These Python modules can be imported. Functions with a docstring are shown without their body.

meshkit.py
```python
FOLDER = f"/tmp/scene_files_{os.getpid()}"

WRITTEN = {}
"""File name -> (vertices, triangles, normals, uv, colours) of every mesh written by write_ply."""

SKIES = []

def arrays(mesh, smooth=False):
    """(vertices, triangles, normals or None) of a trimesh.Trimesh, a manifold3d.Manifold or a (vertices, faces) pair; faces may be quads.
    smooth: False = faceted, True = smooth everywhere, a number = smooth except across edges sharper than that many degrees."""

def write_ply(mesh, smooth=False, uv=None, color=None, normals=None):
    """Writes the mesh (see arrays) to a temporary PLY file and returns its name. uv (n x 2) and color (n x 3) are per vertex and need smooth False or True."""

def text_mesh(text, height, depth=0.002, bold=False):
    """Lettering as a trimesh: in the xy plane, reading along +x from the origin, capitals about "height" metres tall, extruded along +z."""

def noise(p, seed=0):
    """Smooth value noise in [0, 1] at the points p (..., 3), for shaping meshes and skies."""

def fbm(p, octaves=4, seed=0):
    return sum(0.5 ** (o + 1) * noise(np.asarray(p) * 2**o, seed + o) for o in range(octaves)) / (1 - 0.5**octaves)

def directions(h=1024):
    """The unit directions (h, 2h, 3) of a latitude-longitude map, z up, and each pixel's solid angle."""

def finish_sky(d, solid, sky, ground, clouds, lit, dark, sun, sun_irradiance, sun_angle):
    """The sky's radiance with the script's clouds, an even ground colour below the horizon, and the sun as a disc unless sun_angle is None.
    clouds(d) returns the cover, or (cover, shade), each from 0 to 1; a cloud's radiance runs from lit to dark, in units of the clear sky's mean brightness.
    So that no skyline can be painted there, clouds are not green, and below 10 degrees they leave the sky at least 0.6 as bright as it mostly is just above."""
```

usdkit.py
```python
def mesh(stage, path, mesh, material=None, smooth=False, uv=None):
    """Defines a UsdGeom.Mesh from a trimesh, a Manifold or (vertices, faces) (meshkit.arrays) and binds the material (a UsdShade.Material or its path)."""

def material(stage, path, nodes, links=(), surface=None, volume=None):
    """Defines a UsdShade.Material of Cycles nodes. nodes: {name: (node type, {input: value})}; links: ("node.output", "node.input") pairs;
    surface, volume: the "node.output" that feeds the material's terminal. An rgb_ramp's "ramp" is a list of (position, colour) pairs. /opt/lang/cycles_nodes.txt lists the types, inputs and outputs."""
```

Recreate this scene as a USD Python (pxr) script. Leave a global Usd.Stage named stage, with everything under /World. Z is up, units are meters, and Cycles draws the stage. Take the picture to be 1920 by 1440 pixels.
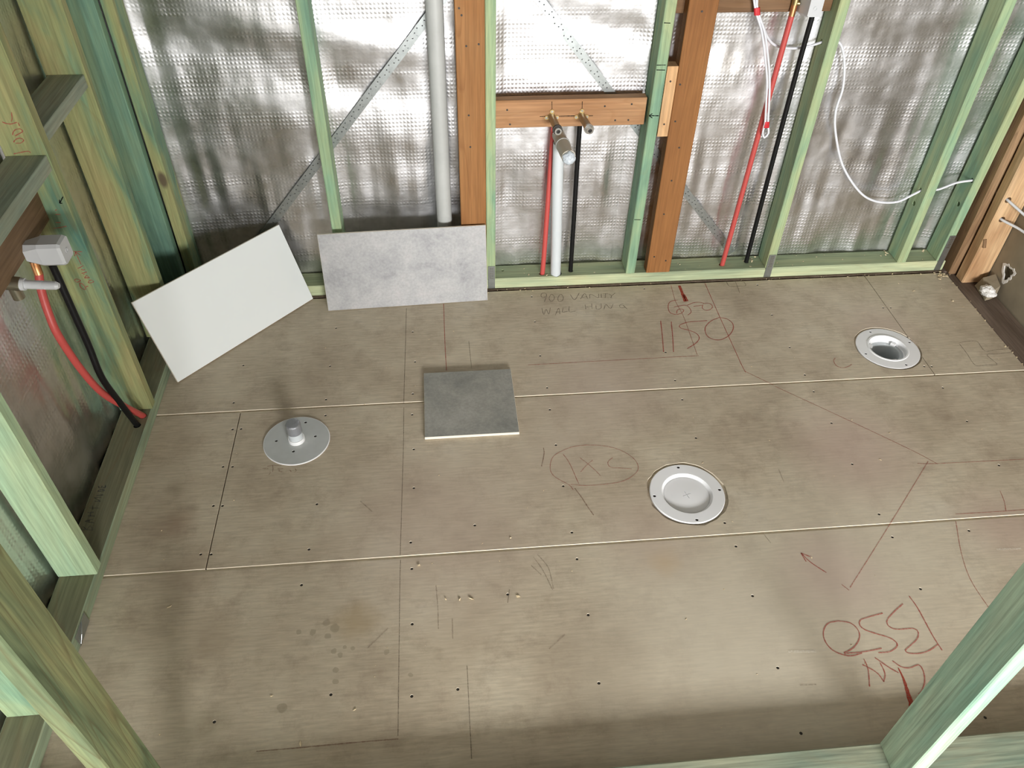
import math, random
import numpy as np, trimesh, usdkit, meshkit
import manifold3d as m3
from manifold3d import Manifold, CrossSection
from pxr import Usd, UsdGeom, UsdLux, UsdShade, Gf, Sdf

stage = Usd.Stage.CreateInMemory()
UsdGeom.SetStageUpAxis(stage, UsdGeom.Tokens.z)
UsdGeom.SetStageMetersPerUnit(stage, 1.0)
UsdGeom.Xform.Define(stage, '/World')
UsdGeom.Scope.Define(stage, '/World/Looks')
rng = random.Random(7)
nrng = np.random.default_rng(7)

# ---------------------------------------------------------------- camera, daylight, exposure
cam = UsdGeom.Camera.Define(stage, '/World/camera')
R_, U_, F_ = (0.99565437, -0.09162611, 0.0166444), (0.05048018, 0.68121327, 0.73034255), (0.07825683, 0.72632853, -0.68287827)
cam.AddTransformOp().Set(Gf.Matrix4d(*R_, 0, *U_, 0, -F_[0], -F_[1], -F_[2], 0, 0.34665, -2.47629, 1.82004, 1))
cam.CreateHorizontalApertureAttr(36.0)
cam.CreateVerticalApertureAttr(27.0)
cam.CreateFocalLengthAttr(1484.94 / 1920 * 36.0)
cam.CreateClippingRangeAttr(Gf.Vec2f(0.05, 60.0))
cam.CreateExposureAttr(0.36)

# daylight through the wide window of the room behind the camera
WIN = (0.5, 2.4, 0.95, 1.72, -6.1)            # x0, x1, z0, z1, y
sun = UsdLux.RectLight.Define(stage, '/World/window_daylight')
sun.AddTranslateOp().Set(((WIN[0] + WIN[1]) / 2, WIN[4] - 0.06, (WIN[2] + WIN[3]) / 2))
sun.AddRotateXOp().Set(90.0)
sun.CreateWidthAttr(WIN[1] - WIN[0])
sun.CreateHeightAttr(WIN[3] - WIN[2])
sun.CreateIntensityAttr(76)
sun.CreateColorAttr(Gf.Vec3f(0.99, 0.99, 0.985))

# ---------------------------------------------------------------- helpers
used = {}
def numbered(path):
    k = used.get(path, 0)
    used[path] = k + 1
    return path if k == 0 else f'{path}_{k:03d}'

def tags(prim, label=None, cat=None, group=None, kind=None):
    for k, v in (('label', label), ('category', cat), ('group', group), ('kind', kind)):
        if v: prim.SetCustomDataByKey(k, v)

BASE = {}
def shifted(mesh, base):
    if hasattr(mesh, 'to_mesh'):
        return mesh.translate([-b for b in base])
    if isinstance(mesh, trimesh.Trimesh):
        mesh = (mesh.vertices, mesh.faces)
    return (np.asarray(mesh[0], float) - np.asarray(base, float), np.asarray(mesh[1]))

def thing(name, label, cat, base, group=None, kind=None):
    """An Xform at the thing's base; its parts are given in world metres."""
    x = UsdGeom.Xform.Define(stage, numbered('/World/' + name))
    x.AddTranslateOp().Set(Gf.Vec3d(*map(float, base)))
    BASE[str(x.GetPath())] = tuple(base)
    tags(x.GetPrim(), label, cat, group, kind)
    return str(x.GetPath())

def part(parent, name, mesh, mat, smooth=False, label=None, kind=None):
    path = numbered(parent + '/' + name)
    BASE[path] = BASE[parent]
    g = usdkit.mesh(stage, path, shifted(mesh, BASE[parent]), mat, smooth)
    tags(g.GetPrim(), label, None, None, kind)
    return path

def solo(name, label, cat, mesh, mat, smooth=False, base=None, group=None, kind=None):
    """A thing that is one mesh."""
    path = numbered('/World/' + name)
    if base is None:
        v = meshkit.arrays(mesh)[0]
        base = tuple(float(c) for c in (*((v.min(0) + v.max(0)) / 2)[:2], v[:, 2].min()))
    g = usdkit.mesh(stage, path, shifted(mesh, base), mat, smooth)
    g.AddTranslateOp().Set(Gf.Vec3d(*map(float, base)))
    BASE[path] = tuple(base)
    tags(g.GetPrim(), label, cat, group, kind)
    return path

def bx(x0, x1, y0, y1, z0, z1, c=0.0015):
    """A box with chamfered edges (as a Manifold)."""
    if c <= 0:
        return Manifold.cube([x1 - x0, y1 - y0, z1 - z0]).translate([x0, y0, z0])
    pts = []
    for X, sx in ((x0, 1), (x1, -1)):
        for Y, sy in ((y0, 1), (y1, -1)):
            for Z, sz in ((z0, 1), (z1, -1)):
                pts += [(X + sx * c, Y + sy * c, Z), (X + sx * c, Y, Z + sz * c), (X, Y + sy * c, Z + sz * c)]
    return Manifold.hull_points(np.array(pts))

def rod(a, b, r, r2=None, n=28):
    a, b = np.asarray(a, float), np.asarray(b, float)
    d = b - a; L = np.linalg.norm(d); d /= L
    cyl = Manifold.cylinder(L, r, r if r2 is None else r2, n)
    z = np.array([0, 0, 1.0]); v = np.cross(z, d); s = np.linalg.norm(v); c_ = d[2]
    if s < 1e-9: M = np.eye(3) if c_ > 0 else np.diag([1, -1, -1.0])
    else:
        K = np.array([[0, -v[2], v[1]], [v[2], 0, -v[0]], [-v[1], v[0], 0]])
        M = np.eye(3) + K + K @ K * ((1 - c_) / s ** 2)
    return cyl.transform(np.hstack([M, a[:, None]]))

def spline(pts, step=0.008):
    P = np.asarray(pts, float)
    Q = np.vstack([2 * P[0] - P[1], P, 2 * P[-1] - P[-2]])
    out = []
    for i in range(len(P) - 1):
        a, b, c, d = Q[i:i + 4]
        n = max(2, int(np.linalg.norm(c - b) / step))
        for t in np.linspace(0, 1, n, endpoint=False):
            out.append(0.5 * (2 * b + (c - a) * t + (2 * a - 5 * b + 4 * c - d) * t ** 2 + (3 * b - a - 3 * c + d) * t ** 3))
    out.append(P[-1])
    return np.array(out)

def tube(pts, r, n=14, step=0.008, curve=True):
    P = spline(pts, step) if curve else np.asarray(pts, float)
    T = np.gradient(P, axis=0); T /= np.linalg.norm(T, axis=1)[:, None]
    ref = np.array([1.0, 0, 0]) if abs(T[0][0]) < 0.8 else np.array([0, 1.0, 0])
    u = np.cross(T[0], ref); u /= np.linalg.norm(u)
    V = []
    ang = np.linspace(0, 2 * math.pi, n, endpoint=False)
    for p, t in zip(P, T):
        u = u - t * (u @ t); u /= np.linalg.norm(u)
        w = np.cross(t, u)
        V.append(p + r * (np.cos(ang)[:, None] * u + np.sin(ang)[:, None] * w))
    V = np.vstack(V); F = []
    for i in range(len(P) - 1):
        for k in range(n):
            a, b, c, d = i * n + k, i * n + (k + 1) % n, (i + 1) * n + (k + 1) % n, (i + 1) * n + k
            F += [(a, b, c), (a, c, d)]
    m = len(V); V = np.vstack([V, P[0], P[-1]]); e = (len(P) - 1) * n
    for k in range(n):
        F += [(m, (k + 1) % n, k), (m + 1, e + k, e + (k + 1) % n)]
    return V, np.array(F)

def join(meshes):
    V, F, n = [], [], 0
    for m in meshes:
        v, f, _ = meshkit.arrays(m)
        V.append(v); F.append(f + n); n += len(v)
    return np.vstack(V), np.vstack(F)

def lathe(profile, centre, n=64):
    """Closed profile of (radius, height) turned about a vertical axis."""
    return CrossSection([np.array(profile, float)], m3.FillRule.NonZero).revolve(n).translate(list(centre))

def ribbon(polys, width, plane='z', at=0.0, jitter=0.12):
    """Flat strokes lying on a plane: polys in mm in the plane's two axes."""
    V, F, n = [], [], 0
    w0, w1 = (width if isinstance(width, tuple) else (width, width))
    for poly in polys:
        P = spline(np.array(poly, float) / 1000, 0.006) if len(poly) > 2 else np.linspace(np.array(poly[0], float), np.array(poly[1], float), 8) / 1000
        T = np.gradient(P, axis=0); T /= np.maximum(np.linalg.norm(T, axis=1), 1e-9)[:, None]
        N = np.stack([-T[:, 1], T[:, 0]], 1)
        k = np.linspace(w0, w1, len(P)) / 2000 * (1 + jitter * nrng.standard_normal(len(P)))
        A, B = P + N * k[:, None], P - N * k[:, None]
        q = np.stack([A, B], 1).reshape(-1, 2)
        c = np.full((len(q), 1), at)
        V.append(np.hstack({'z': [q, c], 'y': [q[:, :1], c, q[:, 1:]], 'x': [c, q]}[plane]))
        for i in range(len(P) - 1):
            a = n + 2 * i
            F += [(a, a + 1, a + 3), (a, a + 3, a + 2)]
        n += len(q)
    V, F = np.vstack(V), np.array(F)
    if plane == 'z': pass
    return V, F

# ---------------------------------------------------------------- materials
def L(name): return '/World/Looks/' + name
def mat(name, nodes, links, surface='p.BSDF'):
    usdkit.material(stage, L(name), nodes, links, surface=surface)
    return L(name)

def plain(name, col, rough=0.5, metallic=0.0, vary=0.0, scale=30, bump=0.0, **kw):
    nodes = {'p': ('principled_bsdf', dict(base_color=col, roughness=rough, metallic=metallic, **kw))}
    links = []
    if vary or bump:
        nodes['g'] = ('geometry', {})
        nodes['n'] = ('noise_texture', dict(scale=scale, detail=5.0, roughness=0.6))
        links.append(('g.position', 'n.vector'))
    if vary:
        nodes['r'] = ('rgb_ramp', {'ramp': [(0.3, tuple(c * (1 - vary) for c in col)), (0.7, tuple(min(1, c * (1 + vary)) for c in col))]})
        links += [('n.fac', 'r.fac'), ('r.color', 'p.base_color')]
    if bump:
        nodes['b'] = ('bump', dict(strength=0.6, distance=bump))
        links += [('n.fac', 'b.height'), ('b.normal', 'p.normal')]
    return mat(name, nodes, links)

def wood(name, ramp, axis, grain=(0.75, 1.12), ring=0.25, ringcol=(0.3, 0.2, 0.1), patch=7.0, rough=0.72, knots=0.05, fine=150, seed=0.0, band=16.0, straight=0.10, top=None):
    """Timber: long blotches of stain, fine grain and growth rings along one axis, now and then a knot."""
    st = [1.0, 1.0, 1.0]; st['xyz'.index(axis)] = 0.22
    fn = [1.0, 1.0, 1.0]; fn['xyz'.index(axis)] = 0.035
    rg = [1.0, 1.0, 1.0]; rg['xyz'.index(axis)] = straight
    kn = [1.0, 1.0, 1.0]; kn['xyz'.index(axis)] = 0.45
    nodes = {
        'g': ('geometry', {}),
        'm1': ('mapping', dict(scale=tuple(st), location=(seed, seed * 1.7, seed * 0.6))), 'm2': ('mapping', dict(scale=tuple(fn))), 'm3': ('mapping', dict(scale=tuple(rg), location=(seed, 0.3 * seed, 0))), 'm4': ('mapping', dict(scale=tuple(kn), location=(seed, 0, 0))),
        'n1': ('noise_texture', dict(scale=patch, detail=4.0, roughness=0.62, distortion=0.5)),
        'r1': ('rgb_ramp', {'ramp': ramp}),
        'n2': ('noise_texture', dict(scale=float(fine), detail=3.0, roughness=0.6)),
        'r2': ('rgb_ramp', {'ramp': [(0.3, (grain[0],) * 3), (0.7, (grain[1],) * 3)]}),
        'x1': ('mix', dict(mix_type='multiply', fac=1.0)),
        'n3': ('noise_texture', dict(scale=6.0, detail=2.0, distortion=0.3)),
        'ma': ('math', dict(math_type='multiply', value2=band)),
        'fr': ('math', dict(math_type='fraction')),
        'r3': ('rgb_ramp', {'ramp': [(0.0, (0, 0, 0)), (0.72, (0.15,) * 3), (0.92, (1, 1, 1)), (1.0, (0, 0, 0))]}),
        'mf': ('math', dict(math_type='multiply', value2=ring)),
        'x2': ('mix', dict(mix_type='mix', color2=ringcol)),
        'v': ('voronoi_texture', dict(scale=4.5, randomness=1.0)),
        'r4': ('rgb_ramp', {'ramp': [(0.0, (1, 1, 1)), (knots, (0.9,) * 3), (knots * 1.6 + 1e-3, (0.0,) * 3), (1.0, (0, 0, 0))]}),
        'x3': ('mix', dict(mix_type='mix', color2=(0.10, 0.07, 0.045))),
        'b': ('bump', dict(strength=0.35, distance=0.0008)),
        'p': ('principled_bsdf', dict(roughness=rough, specular_ior_level=0.3)),
    }
    links = [('g.position', 'm1.vector'), ('g.position', 'm2.vector'), ('g.position', 'm3.vector'), ('g.position', 'm4.vector'),
             ('m1.vector', 'n1.vector'), ('n1.fac', 'r1.fac'), ('m2.vector', 'n2.vector'), ('n2.fac', 'r2.fac'),
             ('r1.color', 'x1.color1'), ('r2.color', 'x1.color2'), ('m3.vector', 'n3.vector'), ('n3.fac', 'ma.value1'), ('ma.value', 'fr.value1'),
             ('fr.value', 'r3.fac'), ('r3.color', 'mf.value1'), ('mf.value', 'x2.fac'), ('x1.color', 'x2.color1'),
             ('m4.vector', 'v.vector'), ('v.distance', 'r4.fac'), ('r4.color', 'x3.fac'), ('x2.color', 'x3.color1'), ('x3.color', 'p.base_color'),
             ('n2.fac', 'b.height'), ('b.normal', 'p.normal')]
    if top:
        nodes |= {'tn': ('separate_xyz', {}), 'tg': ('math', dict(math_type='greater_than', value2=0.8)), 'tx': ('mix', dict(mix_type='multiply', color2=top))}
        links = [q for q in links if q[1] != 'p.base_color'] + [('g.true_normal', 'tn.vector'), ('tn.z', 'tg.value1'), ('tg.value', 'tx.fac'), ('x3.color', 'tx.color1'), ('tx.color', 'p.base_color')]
    return mat(name, nodes, links)

# strokes drawn on the floor and timbers, in millimetres
MARKS = [
 ('pencil_note', 'faint pencil note reading 900 VANITY WALL HUNG', 'grey', 2.6, [[(732,-63),(732,-45),(719,-40),(711,-54),(716,-70),(730,-63),(725,-81),(719,-96)],[(749,-53),(740,-75),(744,-94),(756,-87),(761,-65),(754,-50),(749,-53)],[(783,-56),(773,-77),(775,-97),(789,-93),(795,-71),(790,-54),(783,-56)],[(824,-57),(836,-91),(860,-50)],[(859,-88),(880,-55),(887,-87)],[(866,-78),(886,-75)],[(895,-86),(902,-60),(927,-84),(934,-59)],[(944,-59),(940,-85)],[(949,-61),(972,-60)],[(961,-61),(954,-88)],[(975,-62),(982,-75),(999,-58)],[(982,-75),(976,-90)],[(705,-134),(708,-173),(720,-142),(727,-173),(737,-134)],[(750,-180),(768,-139),(768,-176)],[(756,-163),(769,-160)],[(785,-138),(780,-164),(799,-159)],[(809,-131),(805,-163),(829,-161)],[(871,-124),(869,-153)],[(897,-119),(893,-151)],[(871,-140),(894,-137)],[(911,-131),(910,-156),(927,-150),(933,-121)],[(937,-158),(950,-128),(962,-154),(978,-127)],[(1018,-127),(1001,-137),(1002,-153),(1018,-151),(1014,-138),(1025,-162)]]),
 ('crayon_slash', 'thick red crayon slash by the back plate', 'red2', 11, [[(1258,-29),(1258,-59),(1257,-96),(1255,-132)],[(1261,-89),(1263,-130)]]),
 ('crayon_number', 'crossed-out red number 650', 'red', 3, [[(1228,-120),(1198,-129),(1183,-157),(1181,-193),(1201,-208),(1226,-199),(1237,-182),(1228,-175),(1213,-181),(1205,-202)],[(1258,-155),(1286,-141),(1313,-141),(1325,-149)],[(1204,-162),(1249,-154),(1262,-173),(1261,-198),(1244,-215)],[(1318,-156),(1310,-177),(1322,-191),(1343,-183),(1352,-165),(1343,-148),(1320,-149)],[(1279,-164),(1313,-159)]]),
 ('crayon_number', 'large red number 1150', 'red', 3.6, [[(1135,-240),(1121,-326),(1105,-415)],[(1173,-248),(1156,-341),(1140,-418)],[(1308,-252),(1270,-254),(1234,-256),(1199,-271),(1199,-288),(1222,-301),(1247,-321),(1252,-348),(1232,-376),(1193,-404)],[(1358,-237),(1322,-255),(1290,-291),(1283,-334),(1298,-358),(1326,-364),(1363,-343),(1391,-305),(1397,-271),(1383,-246),(1358,-237)]]),
 ('crayon_line', None, 'faint', 2.6, [[(1226,-26),(1219,-127),(1226,-217),(1223,-346),(1220,-439)],[(619,-449),(815,-447),(1084,-445),(1225,-444)]]),
 ('crayon_line', None, 'red', 2.6, [[(1363,-20),(1361,-227),(1361,-350),(1361,-446),(1361,-502),(1363,-542)]]),
 ('crayon_line', None, 'faint', 2.4, [[(1364,-538),(1438,-611)],[(1440,-617),(1604,-771),(1770,-932),(1827,-996)],[(1765,-989),(1832,-994),(2107,-998)],[(1803,-983),(1580,-1203),(1380,-1397)],[(1361,-1386),(1374,-1405)],[(1785,-1185),(1897,-1186),(2020,-1186)],[(1939,-1187),(1954,-1151),(1963,-1113)],[(1774,-1209),(1735,-1314),(1716,-1398),(1719,-1477),(1725,-1518)]]),
 ('crayon_line', None, 'red', 2.4, [[(339,-82),(337,-301),(338,-457)]]),
 ('pencil_line', None, 'grey', 2.0, [[(200,-99),(194,-608)],[(194,-626),(194,-804),(189,-1197)],[(190,-1214),(189,-1274),(189,-1508),(189,-1689)],[(422,-307),(424,-450)],[(354,-1532),(353,-1754)],[(476,-1329),(468,-1368)]]),
 ('pencil_line', None, 'brown', 2.6, [[(-126,-1697),(-33,-1697),(74,-1696),(190,-1696)]]),
 ('pencil_mark', 'small pencil bracket mark by the back plate', 'grey', 2.2, [[(1450,-18),(1455,-49),(1487,-50),(1519,-47),(1519,-23)],[(1487,-13),(1481,-93)]]),
 ('crayon_arrow', 'small red arrow pointing to the back left', 'red', 2.8, [[(1288,-1280),(1304,-1312),(1334,-1347)],[(1288,-1280),(1309,-1294)],[(1288,-1280),(1292,-1308)]]),
 ('crayon_number', 'upside-down red number 1350', 'red', 3.2, [[(1309,-1490),(1280,-1495),(1260,-1516),(1254,-1543),(1264,-1568),(1288,-1583),(1309,-1586),(1334,-1581)],[(1309,-1490),(1339,-1499),(1350,-1520),(1345,-1540),(1326,-1560),(1305,-1572),(1289,-1576)],[(1289,-1579),(1342,-1578),(1389,-1573)],[(1434,-1478),(1392,-1486),(1367,-1493),(1360,-1508),(1369,-1521),(1394,-1534),(1421,-1547),(1433,-1562),(1427,-1573),(1405,-1583),(1375,-1584)],[(1499,-1456),(1468,-1475),(1440,-1495),(1432,-1509),(1437,-1520),(1454,-1526),(1494,-1527),(1501,-1539),(1489,-1556),(1462,-1573),(1446,-1583),(1450,-1591),(1478,-1594),(1507,-1588),(1534,-1575)],[(1526,-1435),(1532,-1470),(1533,-1517),(1534,-1556),(1538,-1591)]]),
 ('crayon_letters', 'upside-down red crayon scrawl', 'red', 3, [[(1332,-1597),(1331,-1624),(1316,-1667)],[(1322,-1611),(1338,-1623),(1351,-1638),(1356,-1658)],[(1356,-1658),(1368,-1637),(1368,-1610)],[(1361,-1596),(1386,-1625),(1402,-1639)],[(1401,-1608),(1415,-1624),(1435,-1629),(1461,-1623),(1465,-1638),(1457,-1663),(1438,-1687),(1426,-1695)]]),
 ('crayon_slash', 'thick red crayon wedge beside the near stud', 'red2', (3, 14), [[(1407,-1627),(1407,-1656),(1401,-1693),(1396,-1727)]]),
 ('crayon_number', 'red scribble in an oval ring', 'faint', 2.2, [[(761,-835),(805,-841),(846,-855),(878,-878),(899,-907),(904,-935),(895,-956),(868,-978),(834,-991),(783,-996),(731,-996),(689,-988)],[(761,-835),(716,-840),(678,-856),(654,-873),(641,-897),(636,-929),(644,-953),(665,-974),(686,-992),(693,-1009)],[(683,-868),(695,-897),(703,-932),(708,-961),(713,-987)],[(733,-887),(754,-914),(769,-937),(783,-962)],[(770,-899),(750,-916),(726,-943)],[(833,-894),(817,-907),(814,-921),(821,-932),(844,-936),(882,-943)]]),
 ('pencil_line', None, 'brown', 3, [[(699,-1004),(715,-1043),(727,-1078),(738,-1106)],[(626,-837),(626,-856),(620,-881),(611,-912)]]),
 ('pencil_outline', 'stepped pencil outline by the right wall', 'grey', 2.2, [[(2185,-444),(2218,-439),(2256,-439),(2257,-465),(2259,-494),(2302,-491),(2358,-488)],[(2356,-509),(2310,-511),(2256,-513),(2258,-541),(2262,-568),(2224,-567),(2187,-569),(2181,-547),(2185,-511),(2186,-474),(2185,-447)]]),
 ('crayon_smear', None, 'faint', 3, [[(1704,-492),(1692,-506),(1692,-533),(1711,-544),(1738,-536),(1747,-528)]]),
 ('pencil_note', 'faint red scrawl under the grey flange', 'brown', 2.2, [[(-212,-848),(-197,-846),(-171,-847)],[(-197,-844),(-194,-857),(-193,-871)],[(-225,-856),(-207,-858)],[(-181,-860),(-163,-861)],[(-174,-865),(-175,-870),(-165,-873)],[(-144,-867),(-138,-875)],[(-128,-864),(-124,-872),(-128,-877)],[(-203,-870),(-199,-874),(-203,-881)]]),
 ('scuff_mark', None, 'scuff', 3, [[(284,-1302),(287,-1369),(287,-1429)],[(323,-1402),(322,-1459)],[(550,-1234),(571,-1279),(589,-1340)],[(562,-1227),(586,-1271),(592,-1337)],[(540,-1259),(565,-1292)],[(72,-1003),(108,-1044)],[(112,-1466),(161,-1416)],[(559,-1506),(604,-1470)],[(1329,-979),(1327,-1031)],[(1204,-1206),(1215,-1240)],[(1149,-1649),(1189,-1651)]]),
 ('pale_scrape', None, 'pale', 7, [[(1151,-1562),(1221,-1567)],[(1839,-1312),(1910,-1315)]]),
]
SCREWS = [(-53,-198),(-59,-404),(-60,-569),(-56,-643),(223,-239),(231,-403),(223,-563),(221,-660),(226,-811),(675,-59),(670,-212),(667,-403),(671,-567),(667,-671),(666,-827),(1110,-563),(1111,-657),(1111,-831),(1567,-45),(1117,-38),(1112,-416),(1561,-234),(1563,-422),(1564,-569),(1564,-652),(1567,-800),(1563,-975),(2012,-667),(2013,-826),(2015,-1015),(2001,-222),(2030,-224),(2000,-557),(2026,-559),(226,-965),(217,-1158),(220,-1244),(221,-1409),(220,-1598),(-52,-1003),(-60,-1159),(-69,-1271),(397,-1114),(666,-992),(667,-1160),(470,-1343),(329,-1590),(1107,-1162),(1115,-1243),(1112,-1400),(1111,-1601),(671,-1420),(667,-1603),(668,-1249),(1563,-1167),(1566,-1248),(1567,-1416),(1795,-1244),(1111,-1761),(1557,-1762),(-350,-1152),(-322,-1154),(-346,-986),(-320,-988),(-344,-838),(-316,-840),(-341,-683),(-315,-683),(-231,-1621),(-354,-379),(-357,-562),(30,-1578)]
UPRIGHT_MARKS = {
 'A': [ ('red_note', 'red crayon note reading BATH', 'red', 2.4, 'y', [[(-625,634),(-599,632)],[(-616,632),(-616,614),(-615,592)],[(-616,632),(-623,619)],[(-616,632),(-607,621)],[(-628,581),(-621,583),(-611,589)],[(-620,578),(-617,574),(-611,576)],[(-624,564),(-608,568)],[(-618,563),(-619,560)],[(-621,549),(-613,557),(-609,549)],[(-621,549),(-607,549)],[(-617,533),(-613,532),(-602,535),(-605,541),(-612,540),(-617,533)],[(-650,543),(-644,547),(-638,545),(-634,541),(-645,536),(-650,543)],[(-639,533),(-642,522),(-639,514),(-631,511),(-630,519),(-633,530),(-639,533)],[(-628,520),(-621,522)]]),
 ('black_arrow', 'small black marker arrow', 'black', 2.4, 'y', [[(-590,794),(-604,776)],[(-604,776),(-601,786)],[(-604,776),(-598,776)]]),
 ('red_tick', None, 'red', 2.2, 'y', [[(-626,745),(-613,744)],[(-634,722),(-621,721)],[(-646,705),(-629,707),(-611,710)],[(-622,756),(-618,759)]]),
 ('red_note', 'red crayon note of digits and a tick', 'red', 2.4, 'y', [[(-626,1013),(-630,999),(-635,991)],[(-655,991),(-649,987),(-638,985),(-627,988),(-623,989)],[(-621,988),(-621,980)],[(-645,958),(-642,964),(-634,971),(-623,973),(-619,968),(-621,965),(-632,960),(-640,956)],[(-650,940),(-643,947),(-632,950),(-625,946),(-628,942),(-635,938),(-646,938)],[(-661,911),(-641,915),(-626,917),(-622,913)]]),
],
 's3': [ ('black_tick', None, 'black', 2.6, 'y', [[(1057,978),(1077,977)],[(1052,849),(1082,849)],[(1054,834),(1082,833)],[(1050,286),(1074,285)]]),
 ('black_arrow', 'small black marker arrow', 'black', 3, 'y', [[(1084,681),(1051,682)],[(1051,682),(1061,689)],[(1051,682),(1063,674)]]),
],
 'board': [ ('black_line', None, 'black', 2, 'y', [[(727,725),(729,695)],[(828,723),(829,694)],[(689,675),(710,675)],[(750,674),(811,674)],[(852,673),(868,673)]]),
],
 'plate': [ ('pencil_note', 'faint blue pencil lettering along the plate', 'blue', 2.6, 'z', [[(-669,-1078),(-637,-1082)],[(-669,-1078),(-667,-1068),(-654,-1079),(-648,-1066),(-637,-1082)],[(-641,-1057),(-667,-1050),(-647,-1045)],[(-654,-1056),(-657,-1046)],[(-665,-1032),(-645,-1034)],[(-668,-1020),(-652,-1020)],[(-657,-1033),(-660,-1021)],[(-667,-1004),(-641,-1007)],[(-662,-997),(-657,-1011)],[(-661,-982),(-644,-983)],[(-644,-983),(-666,-968)],[(-666,-968),(-648,-968)],[(-662,-960),(-642,-960)],[(-662,-946),(-644,-945)],[(-662,-946),(-659,-939),(-648,-940),(-644,-945)],[(-663,-933),(-644,-933)],[(-663,-933),(-665,-925)],[(-654,-933),(-656,-925)],[(-644,-933),(-647,-924)]]),
],
}

GREEN = wood('pine_green', [(0.28, (0.12, 0.24, 0.18)), (0.42, (0.23, 0.37, 0.235)), (0.53, (0.33, 0.43, 0.245)), (0.70, (0.42, 0.44, 0.225))], 'z', ringcol=(0.20, 0.26, 0.15))
OLIVE = wood('pine_olive', [(0.30, (0.09, 0.20, 0.15)), (0.41, (0.19, 0.29, 0.17)), (0.52, (0.29, 0.32, 0.145)), (0.70, (0.37, 0.33, 0.15))], 'z', ringcol=(0.22, 0.18, 0.08), ring=0.3, seed=3.1, patch=10.0)
TEAL = wood('pine_teal', [(0.3, (0.10, 0.20, 0.16)), (0.5, (0.17, 0.30, 0.21)), (0.7, (0.28, 0.37, 0.21))], 'z', ringcol=(0.14, 0.2, 0.13), seed=5.2)
PALE = wood('pine_pale_green', [(0.3, (0.30, 0.50, 0.37)), (0.5, (0.40, 0.56, 0.36)), (0.7, (0.50, 0.58, 0.34))], 'z', ringcol=(0.3, 0.38, 0.2), ring=0.15, seed=1.3, patch=5.0)
NEARSTUD = wood('pine_near_right', [(0.3, (0.25, 0.45, 0.34)), (0.5, (0.39, 0.53, 0.39)), (0.7, (0.49, 0.57, 0.41))], 'z', grain=(0.66, 1.14), ringcol=(0.16, 0.19, 0.12), ring=0.3, seed=6.6, knots=0.02, straight=0.04)
GRAINY = wood('pine_rough_sawn', [(0.3, (0.10, 0.14, 0.075)), (0.42, (0.23, 0.30, 0.165)), (0.58, (0.33, 0.36, 0.18)), (0.75, (0.42, 0.37, 0.18))], 'z', ringcol=(0.15, 0.13, 0.06), ring=0.6, seed=8.4, knots=0.09, band=26.0, straight=0.055, grain=(0.66, 1.14), patch=9.0)
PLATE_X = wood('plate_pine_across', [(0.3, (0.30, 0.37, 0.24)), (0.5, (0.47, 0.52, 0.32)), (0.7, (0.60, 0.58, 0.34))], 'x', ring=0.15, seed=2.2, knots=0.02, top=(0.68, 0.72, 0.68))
PLATE_Y = wood('plate_pine_along', [(0.3, (0.22, 0.29, 0.20)), (0.5, (0.31, 0.38, 0.25)), (0.7, (0.40, 0.43, 0.27))], 'y', ring=0.2, seed=2.9, knots=0.02, top=(0.66, 0.54, 0.50))
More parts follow.
